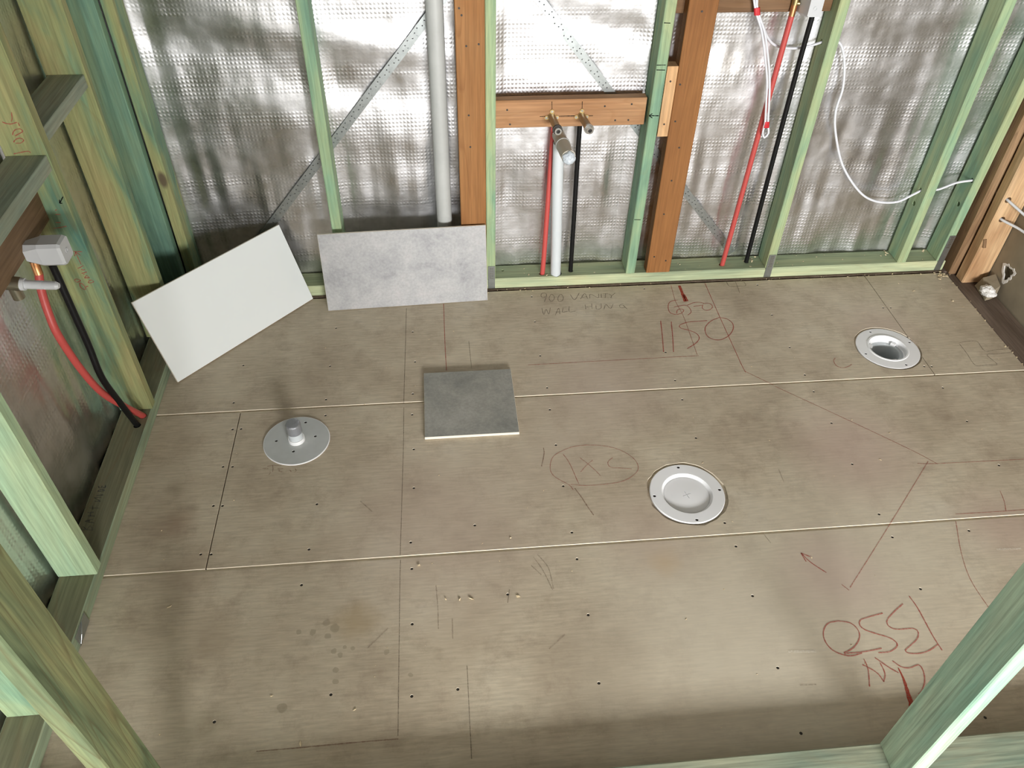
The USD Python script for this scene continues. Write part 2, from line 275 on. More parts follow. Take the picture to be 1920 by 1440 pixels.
NEARPLATE = wood('plate_pine_near', [(0.3, (0.20, 0.30, 0.23)), (0.5, (0.36, 0.40, 0.29)), (0.7, (0.45, 0.44, 0.30))], 'x', ring=0.12, seed=6.1, knots=0.01, grain=(0.62, 1.15))
NOG = wood('nogging_pine', [(0.3, (0.20, 0.27, 0.22)), (0.5, (0.28, 0.33, 0.25)), (0.7, (0.38, 0.37, 0.27))], 'y', ring=0.12, seed=4.4)
ORANGE = wood('pine_orange', [(0.3, (0.235, 0.098, 0.030)), (0.5, (0.29, 0.127, 0.040)), (0.7, (0.335, 0.163, 0.060))], 'z', grain=(0.80, 1.08), ring=0.40, ringcol=(0.18, 0.07, 0.02), seed=1.9, knots=0.02, band=34.0, straight=0.03)
BOARD = wood('pine_brown_board', [(0.3, (0.32, 0.155, 0.065)), (0.5, (0.40, 0.21, 0.10)), (0.7, (0.46, 0.27, 0.14))], 'x', ring=0.3, ringcol=(0.3, 0.14, 0.05), seed=7.3, knots=0.06)
BLOCK = wood('pine_offcut', [(0.3, (0.52, 0.29, 0.13)), (0.5, (0.60, 0.37, 0.19)), (0.7, (0.66, 0.45, 0.25))], 'z', ring=0.25, ringcol=(0.36, 0.19, 0.08), seed=9.3)
DARK_X = wood('old_board', [(0.3, (0.10, 0.055, 0.025)), (0.5, (0.17, 0.09, 0.04)), (0.7, (0.22, 0.13, 0.07))], 'x', ring=0.3, ringcol=(0.05, 0.03, 0.015), seed=1.1)
DARK_Y = wood('old_board_left', [(0.3, (0.12, 0.075, 0.04)), (0.5, (0.19, 0.12, 0.065)), (0.7, (0.25, 0.17, 0.10))], 'y', ring=0.3, ringcol=(0.06, 0.035, 0.02), seed=1.6)
OLD = wood('old_hardwood', [(0.3, (0.42, 0.24, 0.12)), (0.5, (0.60, 0.40, 0.22)), (0.7, (0.72, 0.53, 0.34))], 'z', ring=0.3, ringcol=(0.34, 0.18, 0.08), seed=2.4, knots=0.04)
OLDBROWN = wood('old_brown_timber', [(0.3, (0.16, 0.09, 0.045)), (0.5, (0.26, 0.155, 0.08)), (0.7, (0.38, 0.25, 0.14))], 'z', ring=0.4, ringcol=(0.11, 0.06, 0.03), seed=5.9)
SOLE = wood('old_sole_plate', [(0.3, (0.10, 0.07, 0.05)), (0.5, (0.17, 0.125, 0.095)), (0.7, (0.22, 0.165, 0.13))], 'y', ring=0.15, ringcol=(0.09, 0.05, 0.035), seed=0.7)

WHITE = plain('white_plastic', (0.86, 0.865, 0.875), 0.35)
COVER = plain('milky_cover', (0.56, 0.575, 0.59), 0.35)
PVC = plain('pvc_white', (0.60, 0.64, 0.66), 0.38)
PVCGREY = plain('pvc_pale_grey', (0.43, 0.44, 0.425), 0.42, vary=0.06, scale=12)
PVCDRAIN = plain('pvc_grey_elbow', (0.46, 0.43, 0.36), 0.4)
FLANGE = plain('grey_flange', (0.52, 0.54, 0.53), 0.55, vary=0.05, scale=25)
TAPEGREY = plain('grey_tape', (0.30, 0.31, 0.33), 0.38, metallic=0.35, bump=0.002, scale=60)
FILM = plain('crumpled_white_tape', (0.52, 0.57, 0.62), 0.3, bump=0.006, scale=70)
RED = plain('red_pipe', (0.50, 0.075, 0.065), 0.45)
BLACK = plain('black_pipe', (0.008, 0.008, 0.008), 0.5, specular_ior_level=0.2)
REDTAPE = plain('red_tape', (0.55, 0.02, 0.03), 0.4)
CABLE = plain('white_cable', (0.70, 0.71, 0.75), 0.4)
CABLEGREY = plain('pale_grey_cable', (0.66, 0.67, 0.68), 0.4)
COPPER = plain('copper', (0.85, 0.42, 0.20), 0.3, metallic=1.0)
BRASS = plain('brass', (0.55, 0.42, 0.20), 0.35, metallic=1.0, vary=0.2, scale=80)
STEEL = plain('chrome_thread', (0.55, 0.55, 0.53), 0.25, metallic=1.0)
TAPBODY = plain('dull_brass_barrel', (0.30, 0.27, 0.20), 0.35, metallic=0.9)
GALV = plain('galvanised_steel', (0.40, 0.43, 0.43), 0.36, metallic=0.95, vary=0.10, scale=45)
NAIL = plain('dark_nail', (0.03, 0.025, 0.02), 0.6)
CREAM = plain('cut_sheet_edge', (0.80, 0.72, 0.58), 0.7)
TILE_EDGE = plain('tile_biscuit', (0.72, 0.66, 0.56), 0.7)
GLAZE_W = plain('glaze_white', (0.80, 0.835, 0.83), 0.32)
PLASTERWHITE = plain('broken_plaster', (0.74, 0.72, 0.69), 0.9, vary=0.12, scale=60, bump=0.004)
PLASTERBROWN = plain('stained_plaster', (0.27, 0.225, 0.155), 0.85, vary=0.16, scale=9, bump=0.001)
CEIL = plain('ceiling_board', (0.07, 0.065, 0.06), 0.9)
ROOMWALL = plain('pale_plasterboard', (0.22, 0.215, 0.20), 0.9)
HALLWALL = plain('bare_plasterboard', (0.55, 0.54, 0.51), 0.9)
HALL = plain('hall_floor', (0.60, 0.58, 0.55), 0.6, vary=0.1, scale=5)
CHIP = plain('wood_chip', (0.78, 0.64, 0.42), 0.8, vary=0.25, scale=40)

def glaze(name, cols, pos):
    return mat(name, {'g': ('geometry', {}), 'n': ('noise_texture', dict(scale=9.0, detail=8.0, roughness=0.68, distortion=0.35)),
                      'n2': ('noise_texture', dict(scale=120.0, detail=3.0)), 'r': ('rgb_ramp', {'ramp': list(zip(pos, cols))}),
                      'r2': ('rgb_ramp', {'ramp': [(0.3, (0.90,) * 3), (0.7, (1.08,) * 3)]}), 'x': ('mix', dict(mix_type='multiply', fac=1.0)),
                      'p': ('principled_bsdf', dict(roughness=0.45))},
               [('g.position', 'n.vector'), ('g.position', 'n2.vector'), ('n.fac', 'r.fac'), ('n2.fac', 'r2.fac'), ('r.color', 'x.color1'), ('r2.color', 'x.color2'), ('x.color', 'p.base_color')])
GLAZE_L = glaze('glaze_light_grey', [(0.25, 0.25, 0.258), (0.33, 0.33, 0.335), (0.385, 0.383, 0.383), (0.43, 0.41, 0.41)], (0.3, 0.43, 0.56, 0.72))
GLAZE_G = glaze('glaze_mid_grey', [(0.22, 0.225, 0.205), (0.28, 0.28, 0.25), (0.325, 0.32, 0.285), (0.39, 0.38, 0.345)], (0.3, 0.45, 0.55, 0.72))

def stroke(name, col, cover):
    """A dry crayon or pencil stroke that lets specks of the surface show."""
    return mat(name, {'g': ('geometry', {}), 'n': ('noise_texture', dict(scale=260.0, detail=3.0, roughness=0.7)),
                      'r': ('rgb_ramp', {'ramp': [(0.34, (max(0.0, cover - 0.35),) * 3), (0.62, (min(1.0, cover + 0.2),) * 3)]}),
                      'd': ('diffuse_bsdf', dict(color=col)), 't': ('transparent_bsdf', {}), 'm': ('mix_closure', {})},
               [('g.position', 'n.vector'), ('n.fac', 'r.fac'), ('r.color', 'm.fac'), ('t.BSDF', 'm.closure1'), ('d.BSDF', 'm.closure2')], surface='m.closure')
STROKE = {'red': stroke('crayon_red', (0.44, 0.11, 0.09), 0.68), 'red2': stroke('crayon_red_heavy', (0.42, 0.07, 0.045), 0.85), 'faint': stroke('crayon_faint', (0.40, 0.115, 0.09), 0.50),
          'grey': stroke('pencil_grey', (0.13, 0.10, 0.08), 0.42), 'brown': stroke('pencil_brown', (0.24, 0.12, 0.085), 0.45), 'black': stroke('marker_black', (0.012, 0.014, 0.014), 1.0),
          'blue': stroke('pencil_blue', (0.07, 0.08, 0.10), 0.45), 'scuff': stroke('scuff_dark', (0.22, 0.16, 0.12), 0.24), 'pale': stroke('scrape_pale', (0.80, 0.75, 0.65), 0.35)}

# fibre-cement floor sheet: streaky beige, pinkish blotches, rings and drips of damp, cream cut edges
SPOTS = [(-62,-1408,6),(-27,-1410,7),(5,-1388,8),(27,-1405,10),(11,-1426,7),(29,-1467,6),(45,-1478,6),(74,-1464,5),(37,-1517,6),(39,-1546,6),(158,-1480,6),(217,-1545,5),(-80,-1601,10),(55,-1458,4)]
BLOTS = [(1050, -1500, 330, (0.66, 0.60, 0.48), 0.6), (1500, -1300, 260, (0.66, 0.60, 0.48), 0.5), (78, -1385, 45, (0.383, 0.284, 0.156), 0.55), (903, -1280, 35, (0.568, 0.426, 0.241), 0.5), (640, -1600, 120, (0.341, 0.277, 0.199), 0.5), (-467, -905, 26, (0.312, 0.248, 0.170), 0.55), (-270, -1413, 60, (0.341, 0.270, 0.185), 0.5), (-250, -1628, 45, (0.284, 0.241, 0.156), 0.5),
         (1593, -911, 170, (0.511, 0.376, 0.320), 0.55), (1902, -1234, 110, (0.511, 0.376, 0.312), 0.5), (-377, -1202, 70, (0.341, 0.263, 0.185), 0.4), (350, -1464, 90, (0.426, 0.341, 0.241), 0.4), (300, -1100, 260, (0.497, 0.391, 0.320), 0.45), (860, -560, 200, (0.490, 0.383, 0.320), 0.45),
         (1350, -1350, 120, (0.525, 0.398, 0.341), 0.5), (880, -1180, 130, (0.469, 0.355, 0.284), 0.45), (1940, -330, 120, (0.568, 0.440, 0.376), 0.4), (-440, -1050, 50, (0.355, 0.241, 0.170), 0.5), (690, -850, 150, (0.454, 0.355, 0.277), 0.4)]
fn = {'g': ('geometry', {}), 'ms': ('mapping', dict(scale=(16.0, 150.0, 1.0))),
      'n1': ('noise_texture', dict(scale=3.2, detail=6.0, roughness=0.62)), 'r1': ('rgb_ramp', {'ramp': [(0.30, (0.42, 0.345, 0.25)), (0.46, (0.525, 0.445, 0.33)), (0.60, (0.585, 0.51, 0.385)), (0.75, (0.62, 0.555, 0.44))]}),
      'n2': ('noise_texture', dict(scale=1.0, detail=4.0, roughness=0.6)), 'r2': ('rgb_ramp', {'ramp': [(0.3, (0.83,) * 3), (0.7, (1.10,) * 3)]}), 'x1': ('mix', dict(mix_type='multiply', fac=1.0)),
      'n3': ('noise_texture', dict(scale=11.0, detail=8.0, roughness=0.74)), 'r3': ('rgb_ramp', {'ramp': [(0.50, (0, 0, 0)), (0.74, (0.60,) * 3)]}), 'x3': ('mix', dict(color2=(0.29, 0.22, 0.155))),
      'nd': ('noise_texture', dict(scale=14.0, detail=3.0)), 'vs': ('vector_math', dict(math_type='multiply', vector2=(0.055, 0.055, 0.055))), 'va': ('vector_math', dict(math_type='add')),
      'nd2': ('noise_texture', dict(scale=70.0, detail=2.0)), 'vs2': ('vector_math', dict(math_type='multiply', vector2=(0.008, 0.008, 0.008))), 'va2': ('vector_math', dict(math_type='add')),
      'sn': ('separate_xyz', {}), 'lt': ('math', dict(math_type='less_than', value2=-0.35)), 'xe': ('mix', dict(color2=(0.80, 0.72, 0.58))),
      'b': ('bump', dict(strength=0.25, distance=0.0006)), 'p': ('principled_bsdf', dict(roughness=0.62, specular_ior_level=0.35))}
fl = [('g.position', 'ms.vector'), ('ms.vector', 'n2.vector'), ('g.position', 'n1.vector'), ('n1.fac', 'r1.fac'), ('n2.fac', 'r2.fac'), ('r1.color', 'x1.color1'), ('r2.color', 'x1.color2'),
      ('g.position', 'n3.vector'), ('n3.fac', 'r3.fac'), ('r3.color', 'x3.fac'), ('x1.color', 'x3.color1'),
      ('g.position', 'nd.vector'), ('nd.color', 'vs.vector1'), ('g.position', 'va.vector1'), ('vs.vector', 'va.vector2'), ('g.position', 'nd2.vector'), ('nd2.color', 'vs2.vector1'), ('g.position', 'va2.vector1'), ('vs2.vector', 'va2.vector2'),
      ('g.true_normal', 'sn.vector'), ('sn.y', 'lt.value1'), ('lt.value', 'xe.fac'), ('n2.fac', 'b.height'), ('b.normal', 'p.normal'), ('xe.color', 'p.base_color')]
last = 'x3.color'
for i, (x, y, r, col, a) in enumerate(BLOTS + [(x, y, r * 1.15, (0.30, 0.255, 0.175), 0.55) for x, y, r in SPOTS]):
    big = i < len(BLOTS)
    o = 0.0275 if big else 0.004
    fn[f'd{i}'] = ('vector_math', dict(math_type='distance', vector2=(x / 1000 + o, y / 1000 + o, o)))
    fn[f'e{i}'] = ('map_range', dict(from_min=r / 1000 * (1.5 if big else 1.12), from_max=r / 1000 * (0.35 if big else 0.9), to_min=0.0, to_max=a, clamp=True))
    fn[f'c{i}'] = ('mix', dict(color2=col))
    fl += [('va.vector' if big else 'va2.vector', f'd{i}.vector1'), (f'd{i}.value', f'e{i}.value'), (f'e{i}.result', f'c{i}.fac'), (last, f'c{i}.color1')]
    last = f'c{i}.color'
fl.append((last, 'xe.color1'))
FLOOR = mat('floor_sheet', fn, fl)

def foil(name, across):
    """Reflective building foil: an embossed grid of dimples, patchy, over the folds of the mesh itself."""
    u = 0 if across == 'x' else 1
    mp = [0.0, 0.0, 0.0]
    nodes = {'g': ('geometry', {}), 's': ('separate_xyz', {}),
             'mu': ('math', dict(math_type='multiply', value2=2 * math.pi / 0.0125)), 'mz': ('math', dict(math_type='multiply', value2=2 * math.pi / 0.0135)),
             'su': ('math', dict(math_type='sine')), 'sz': ('math', dict(math_type='sine')), 'su1': ('math', dict(math_type='add', value2=1.0)), 'sz1': ('math', dict(math_type='add', value2=1.0)), 'pr': ('math', dict(math_type='multiply')), 'ab': ('math', dict(math_type='multiply', value2=0.42)),
             'mm': ('mapping', dict(scale=(2.6, 2.6, 17.0))), 'na': ('noise_texture', dict(scale=1.0, detail=2.0)), 'ra': ('rgb_ramp', {'ramp': [(0.42, (0.10,) * 3), (0.60, (1, 1, 1))]}),
             'pa': ('math', dict(math_type='multiply')),
             'nw': ('noise_texture', dict(scale=38.0, detail=3.0, roughness=0.5)), 'ww': ('math', dict(math_type='multiply', value2=1.5)), 'sum': ('math', dict(math_type='add')),
             'b': ('bump', dict(strength=0.5, distance=0.0006)),
             'nr': ('noise_texture', dict(scale=8.0, detail=4.0)), 'rr': ('rgb_ramp', {'ramp': [(0.3, (0.24,) * 3), (0.7, (0.40,) * 3)]}),
             'p': ('principled_bsdf', dict(metallic=1.0, base_color=(0.74, 0.74, 0.76)))}
    links = [('g.position', 's.vector'), (f's.{across}', 'mu.value1'), ('s.z', 'mz.value1'), ('mu.value', 'su.value1'), ('mz.value', 'sz.value1'), ('su.value', 'su1.value1'), ('sz.value', 'sz1.value1'), ('su1.value', 'pr.value1'), ('sz1.value', 'pr.value2'), ('pr.value', 'ab.value1'),
             ('g.position', 'mm.vector'), ('mm.vector', 'na.vector'), ('na.fac', 'ra.fac'), ('ab.value', 'pa.value1'), ('ra.color', 'pa.value2'),
             ('g.position', 'nw.vector'), ('nw.fac', 'ww.value1'), ('pa.value', 'sum.value1'), ('ww.value', 'sum.value2'), ('sum.value', 'b.height'), ('b.normal', 'p.normal'),
             ('g.position', 'nr.vector'), ('nr.fac', 'rr.fac'), ('rr.color', 'p.roughness')]
    return mat(name, nodes, links)
FOIL_B, FOIL_L = foil('foil_back', 'x'), foil('foil_left', 'y')

# ---------------------------------------------------------------- the setting
LX, RX = -0.5895, 2.358                                   # inner faces of the left bottom plate and the old right sole plate
WASTE_R, WASTE_C, WASTE_L = (1.915, -0.452), (1.027, -1.047), (-0.135, -0.749)
floor = thing('floor', None, None, (0.9, -1.0, 0.0), kind='structure')
def sheet(x0, x1, y0, y1):
    m = bx(x0, x1, y0, y1, -0.019, 0.0, 0.0008)
    cut = []
    for sx, sy in SCREWS:
        X, Y = sx / 1000, sy / 1000
        if x0 < X < x1 and y0 < Y < y1: cut.append(Manifold.cylinder(0.0042, 0.0026, 0.0042, 14).translate([X, Y, -0.004]))
    for (cx, cy), r, z in ((WASTE_R, 0.1165, -0.007), (WASTE_C, 0.1185, -0.007)):
        n = 90; a = np.linspace(0, 2 * math.pi, n, endpoint=False)
        rr = r + 0.0022 * (meshkit.noise(np.stack([np.cos(a) * 6, np.sin(a) * 6, a * 0 + cx], 1)) - 0.5) * (3.2 if cx < 1.5 else 0.8)
        cut.append(Manifold.extrude(CrossSection([np.stack([np.cos(a) * rr, np.sin(a) * rr], 1)]), 0.02).translate([cx, cy, z]))
        cut.append(Manifold.cylinder(0.1, 0.074, 0.074, 64).translate([cx, cy, -0.05]))
    m = m - Manifold.batch_boolean(cut, m3.OpType.Add) if cut else m
    part(floor, 'floor_sheet', m, FLOOR)
J1, J2, JA, JB = -0.6047, -1.2047, -0.3278, 2.0171
GAP = 0.004
sheet(-0.70, JB - 0.0014, J1 + GAP, -0.016); sheet(JB + 0.0012, 2.354, J1 + GAP, -0.016)
sheet(-0.70, JA - 0.0014, J2 + GAP, J1 - GAP); sheet(JA + 0.0014, 2.354, J2 + GAP, J1 - GAP)
sheet(-0.70, 2.354, -1.91, J2 - GAP)
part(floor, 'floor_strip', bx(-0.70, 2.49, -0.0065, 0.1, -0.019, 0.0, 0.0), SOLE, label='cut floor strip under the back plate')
for y in (J1, J2):
    part(floor, 'joint_strip', bx(-0.70, 2.354, y - GAP, y + GAP, -0.014, -0.0050, 0.0), CREAM, label='cream plastic joint strip between floor sheets')
part(floor, 'hall_floor', bx(-0.75, 2.5, -6.2, -1.914, -0.019, 0.0, 0.0), HALL)
heads = [Manifold.cylinder(0.0006, 0.0038, 0.0038, 10).translate([x / 1000, y / 1000, -0.0017]) for x, y in SCREWS]
part(floor, 'screw_heads', join(heads), NAIL, kind='stuff')
for k, (nm, lab, m_, w, polys) in enumerate(MARKS):
    for one in ([[q] for q in polys] if nm in ('crayon_line', 'pencil_line', 'scuff_mark', 'pale_scrape') else [polys]):
        part(floor, nm, ribbon(one, w, 'z', 0.0003 + 0.00003 * k), STROKE[m_], label=lab)

def smooth01(a, b, x):
    t = np.clip((x - a) / (b - a), 0, 1); return t * t * (3 - 2 * t)
def foil_sheet(u, z, seed, pins):
    """Depth of the folds behind the frame at (u, z): level sags high up, hanging pleats low down; tight at the studs."""
    P = lambda a, b: np.stack([u * a, z * b, u * 0 + seed], -1)
    top, low = smooth01(0.62, 0.95, z), 1 - smooth01(0.35, 0.75, z)
    d = 0.021 * (meshkit.fbm(P(1.5, 6.5) + np.stack([z * 1.2, u * 1.1, u * 0], -1), 2, seed) - 0.2) * (0.45 + 0.55 * top)
    d += 0.018 * (meshkit.fbm(P(15, 2.4), 2, seed + 9) - 0.2) * (0.25 + 0.75 * low)
    d += 0.0018 * meshkit.fbm(P(24, 17), 2, seed + 17)
    k = np.ones_like(u)
    for s in pins: k = np.minimum(k, np.clip(np.abs(u - s) / 0.055, 0.25, 1))
    return np.maximum(d, 0) * k
def foil_mesh(u0, u1, place, seed, pins, nu, zs):
    us = np.linspace(u0, u1, nu)
    U, Z = np.meshgrid(us, zs)
    d = foil_sheet(U, Z, seed, pins)
    V = place(U.ravel(), Z.ravel(), d.ravel())
    i = np.arange(len(zs) - 1)[:, None] * nu + np.arange(nu - 1)[None, :]
    i = i.ravel()
    return V, np.vstack([np.stack([i, i + 1, i + nu + 1], 1), np.stack([i, i + nu + 1, i + nu], 1)])
ZS = np.concatenate([np.linspace(0.0, 1.18, 240), np.linspace(1.2, 2.4, 70)])
BACK_PINS = (-0.57, -0.025, 0.524, 1.065, 1.618, 2.16, 2.33)
wb = thing('wall_back', None, None, (0.85, 0.1, 0.0), kind='structure')
part(wb, 'foil_sheet', foil_mesh(-0.715, 2.50, lambda u, z, d: np.stack([u, 0.0925 + d, z], 1), 3, BACK_PINS, 620, ZS), FOIL_B, True)
part(wb, 'outer_cladding', bx(-0.80, 2.60, 0.125, 0.15, -0.02, 2.42, 0), ROOMWALL)
wl = thing('wall_left', None, None, (-0.7, -0.9, 0.0), kind='structure')
part(wl, 'foil_sheet', foil_mesh(-1.99, 0.115, lambda u, z, d: np.stack([-0.6935 - d, u, z], 1), 11, (-0.02, -0.245, -0.6, -1.21, -1.58), 420, ZS), FOIL_L, True)
part(wl, 'outer_cladding', bx(-0.76, -0.735, -2.0, 0.125, -0.02, 2.42, 0), ROOMWALL)
part(wl, 'plasterboard', bx(-0.75, -0.69, -6.2, -2.0, 0.0, 2.42, 0), HALLWALL)
wr = thing('wall_right', None, None, (2.5, -3.0, 0.0), kind='structure')
a = np.linspace(0, 2 * math.pi, 26, endpoint=False)
rr = 0.030 * (0.55 + 0.9 * meshkit.noise(np.stack([np.cos(a) * 3.1 + 5, np.sin(a) * 3.1, a * 0], 1)))
hole = np.stack([-0.165 + np.cos(a) * rr * 1.05, 0.098 + np.sin(a) * rr * 1.25], 1)
def wall_hole(pts, x0, depth):                             # a prism along +x
    return Manifold.extrude(CrossSection([pts]), depth).transform(np.array([[0, 0, 1, x0], [1, 0, 0, 0], [0, 1, 0, 0]], float))
part(wr, 'plaster', bx(2.49, 2.56, -6.2, 0.09, -0.02, 2.42, 0) - wall_hole(hole, 2.48, 0.035), PLASTERBROWN, label='stained brown plaster wall')
part(wr, 'broken_rim', wall_hole(np.array([-0.163, 0.098]) + (hole - [-0.163, 0.098]) * 1.16, 2.4885, 0.004) - wall_hole(np.array([-0.166, 0.103]) + (hole - [-0.166, 0.103]) * 0.80, 2.48, 0.04), PLASTERWHITE, label='white torn edge of the hole in the plaster')
ceiling = solo('ceiling', None, None, bx(-0.76, 2.56, -6.2, 0.15, 2.4, 2.45, 0), CEIL, kind='structure')
solo('wall_rear', None, None, bx(-0.76, 2.56, -6.2, -6.1, -0.02, 2.42, 0) - bx(WIN[0], WIN[1], -6.3, -6.0, WIN[2], WIN[3], 0), ROOMWALL, kind='structure')
solo('added_shade_pier', None, None, bx(0.14, 0.36, -3.00, -2.78, 0.0, 2.4, 0.003), HALLWALL, kind='structure')     # unseen blocker added in place of a standing person, shades the left floor
wn = thing('window_1', None, None, ((WIN[0] + WIN[1]) / 2, -6.12, WIN[2]), kind='structure')
part(wn, 'window_frame', bx(WIN[0] - 0.05, WIN[1] + 0.05, -6.12, -6.085, WIN[2] - 0.05, WIN[3] + 0.05, 0.002) - bx(WIN[0], WIN[1], -6.3, -6.0, WIN[2], WIN[3], 0), WHITE)

# bottom plates
def hole_z(x, y, r): return Manifold.cylinder(0.2, r, r, 24).translate([x, y, -0.05])
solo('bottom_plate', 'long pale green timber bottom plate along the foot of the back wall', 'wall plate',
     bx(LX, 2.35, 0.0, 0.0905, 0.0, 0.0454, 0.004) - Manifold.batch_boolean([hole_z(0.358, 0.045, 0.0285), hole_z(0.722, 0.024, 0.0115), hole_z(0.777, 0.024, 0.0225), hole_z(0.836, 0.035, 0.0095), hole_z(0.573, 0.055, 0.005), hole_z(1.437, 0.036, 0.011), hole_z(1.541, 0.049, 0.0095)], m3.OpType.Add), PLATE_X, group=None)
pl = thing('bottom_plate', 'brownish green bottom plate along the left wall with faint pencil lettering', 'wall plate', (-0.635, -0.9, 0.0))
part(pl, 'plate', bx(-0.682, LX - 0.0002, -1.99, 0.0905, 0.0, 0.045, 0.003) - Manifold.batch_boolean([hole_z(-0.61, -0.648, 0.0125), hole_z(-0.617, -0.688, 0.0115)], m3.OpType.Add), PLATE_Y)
for nm, lab, m_, w, ax, polys in UPRIGHT_MARKS['plate']:
    part(pl, nm, ribbon(polys, w, 'z', 0.0454), STROKE[m_], label=lab)
solo('bottom_plate', 'weathered green bottom plate in the foreground at the photo\'s lower edge', 'wall plate', bx(-0.5885, 2.352, -1.905, -1.8145, 0.0, 0.045, 0.003), NEARPLATE)

# studs: (label, x0, x1, y0, y1, z0, lean, material)
def stud(label, x0, x1, y0, y1, mat_, z0=0.0454, lean=0.0, cuts=(), group=None, marks=None, z1=2.4):
    m = bx(x0, x1, y0, y1, z0, z1, 0.0025)
    if cuts: m = m - Manifold.batch_boolean(list(cuts), m3.OpType.Add)
    if lean: m = m.warp(lambda p: (p[0] + lean * (p[2] - 0.05), p[1], p[2])) if hasattr(m, 'warp') else m
    if not marks:
        return solo('wall_stud', label, 'stud', m, mat_, base=((x0 + x1) / 2, (y0 + y1) / 2, z0))
    t = thing('wall_stud', label, 'stud', ((x0 + x1) / 2, (y0 + y1) / 2, z0))
    part(t, 'timber', m, mat_)
    for k, (nm, lab, m_, w, ax, polys) in enumerate(marks):
        for one in ([[q] for q in polys] if nm.endswith('tick') else [polys]):
            part(t, nm, ribbon(one, w, 'y', y0 - 0.0004 - 0.00004 * k), STROKE[m_], label=lab)
    return t
def hx(y, z, r, x0, x1): return rod((x0, y, z), (x1, y, z), r, n=20)
YB = 0.086
stud('corner stud of the back wall, brownish green, behind the white tile', -0.587, -0.552, 0.0, YB, OLIVE)
stud('slender yellow-green back wall stud just left of the thick grey pipe', -0.043, -0.008, 0.0, YB, GREEN)
stud('narrow green stud tight against the orange stud beside the thick grey pipe', 0.5068, 0.5402, 0.0, YB, GREEN)
stud('green stud with black marker ticks right of the two taps', 1.0460, 1.0815, 0.0, YB, GREEN, lean=0.008, marks=UPRIGHT_MARKS['s3'])
stud('pale green stud right of the long red and black pipes', 1.6016, 1.6352, 0.0, YB, GREEN, cuts=[hx(0.052, 0.894, 0.0085, 1.5, 1.7)])
stud('green stud drilled twice, second from the right end of the back wall', 2.1430, 2.1790, 0.0, YB, GREEN, cuts=[hx(0.041, 0.346, 0.0095, 2.0, 2.3), hx(0.045, 0.287, 0.0095, 2.0, 2.3)])
stud('green stud at the right end of the back wall beside the old brown timbers', 2.3060, 2.3400, 0.0, YB, GREEN, lean=0.022, cuts=[hx(0.017, 0.393, 0.0095, 2.2, 2.4), hx(0.028, 0.288, 0.0095, 2.2, 2.4)])
stud('dark teal stud in the corner behind the other left wall studs', -0.684, -0.5895, -0.0365, -0.0015, TEAL)
stud('yellow-olive left wall stud whose foot hides behind the white tile', -0.689, -0.583, -0.262, -0.227, OLIVE)
stud('left wall stud with red crayon notes, beside the red and black pipes', -0.685, -0.586, -0.621, -0.586, OLIVE, marks=UPRIGHT_MARKS['A'])
stud('bright mint green left wall stud near the left edge of the photo', -0.683, -0.584, -1.228, -1.193, PALE)
stud('shadowed teal left wall stud seen behind the foreground stud', -0.679, -0.592, -1.594, -1.559, GREEN)
stud('foreground stud with rough wavy grain crossing the lower left corner', -0.2735, -0.2385, -1.905, -1.8145, GRAINY, z0=0.045)
stud('foreground pale green stud crossing the lower right corner', 1.259, 1.2965, -1.905, -1.8145, NEARSTUD, z0=0.045)

def nails(parent, pts, y, r=0.0032):
    part(parent, 'nail_heads', join([rod((x, y + 0.001, z), (x, y - 0.0012, z), r, n=10) for x, z in pts]), NAIL, kind='stuff')
o1 = thing('timber_post', 'broad orange pine post right behind the thick grey pipe', 'post', (0.461, 0.02, 0.0454))
part(o1, 'timber', bx(0.4164, 0.5060, -0.004, 0.0425, 0.0454, 2.4, 0.002), ORANGE)
nails(o1, [(0.437, 1.01), (0.449, 0.92), (0.487, 0.925), (0.452, 0.70), (0.455, 0.59), (0.43, 1.03)], -0.004)
o2 = thing('timber_post', 'broad orange pine post standing between the taps and the hanging cables', 'post', (1.1726, 0.022, 0.0454))
part(o2, 'timber', bx(1.1263, 1.2190, 0.0, 0.0440, 0.0454, 2.4, 0.002), ORANGE)
nails(o2, [(1.139, 0.785), (1.143, 0.66), (1.172, 0.565), (1.165, 0.44), (1.158, 0.305), (1.148, 0.12), (1.17, 1.01), (1.196, 0.10)], 0.0)
tb = thing('tap_board', 'orange-brown board fixed level between two studs carrying two taps', 'board', (0.79, 0.05, 0.6372))
part(tb, 'board', bx(0.5408, 1.0455, 0.03, 0.0655, 0.6372, 0.7312, 0.0015), BOARD)
nails(tb, [(0.905, 0.705), (0.995, 0.71), (0.945, 0.655), (0.99, 0.655), (0.58, 0.70), (0.59, 0.65)], 0.03)
for k, (nm, lab, m_, w, ax, polys) in enumerate(UPRIGHT_MARKS['board']):
    for one in polys: part(tb, nm, ribbon([one], w, 'y', 0.0296), STROKE[m_], label=lab)
bk = thing('packing_block', 'short light orange offcut wedged between green stud and orange post', 'block', (1.108, 0.02, 0.605))
part(bk, 'timber', bx(1.0895, 1.1260, 0.002, 0.044, 0.605, 0.8435, 0.0015), BLOCK)
nails(bk, [(1.106, 0.795), (1.107, 0.65)], 0.002)
solo('tap_board', 'dark brown board at the top of the photo behind the valve cover', 'board', bx(1.096, 1.6010, 0.0452, 0.080, 0.990, 1.090, 0.002), DARK_X)
solo('nogging', 'upper grey-green nogging between two left wall studs', 'nogging', bx(-0.682, -0.5885, -0.5855, -0.2625, 0.9215, 0.9570, 0.0015), NOG)
solo('nogging', 'lower nogging with a brown board under it, left wall', 'nogging', bx(-0.681, -0.5885, -1.1925, -0.6215, 0.8660, 0.9060, 0.0015), NOG)
solo('tap_board', 'dark brown board under the left wall nogging', 'board', bx(-0.684, -0.6445, -1.1925, -0.6215, 0.7300, 0.8658, 0.002), DARK_Y)

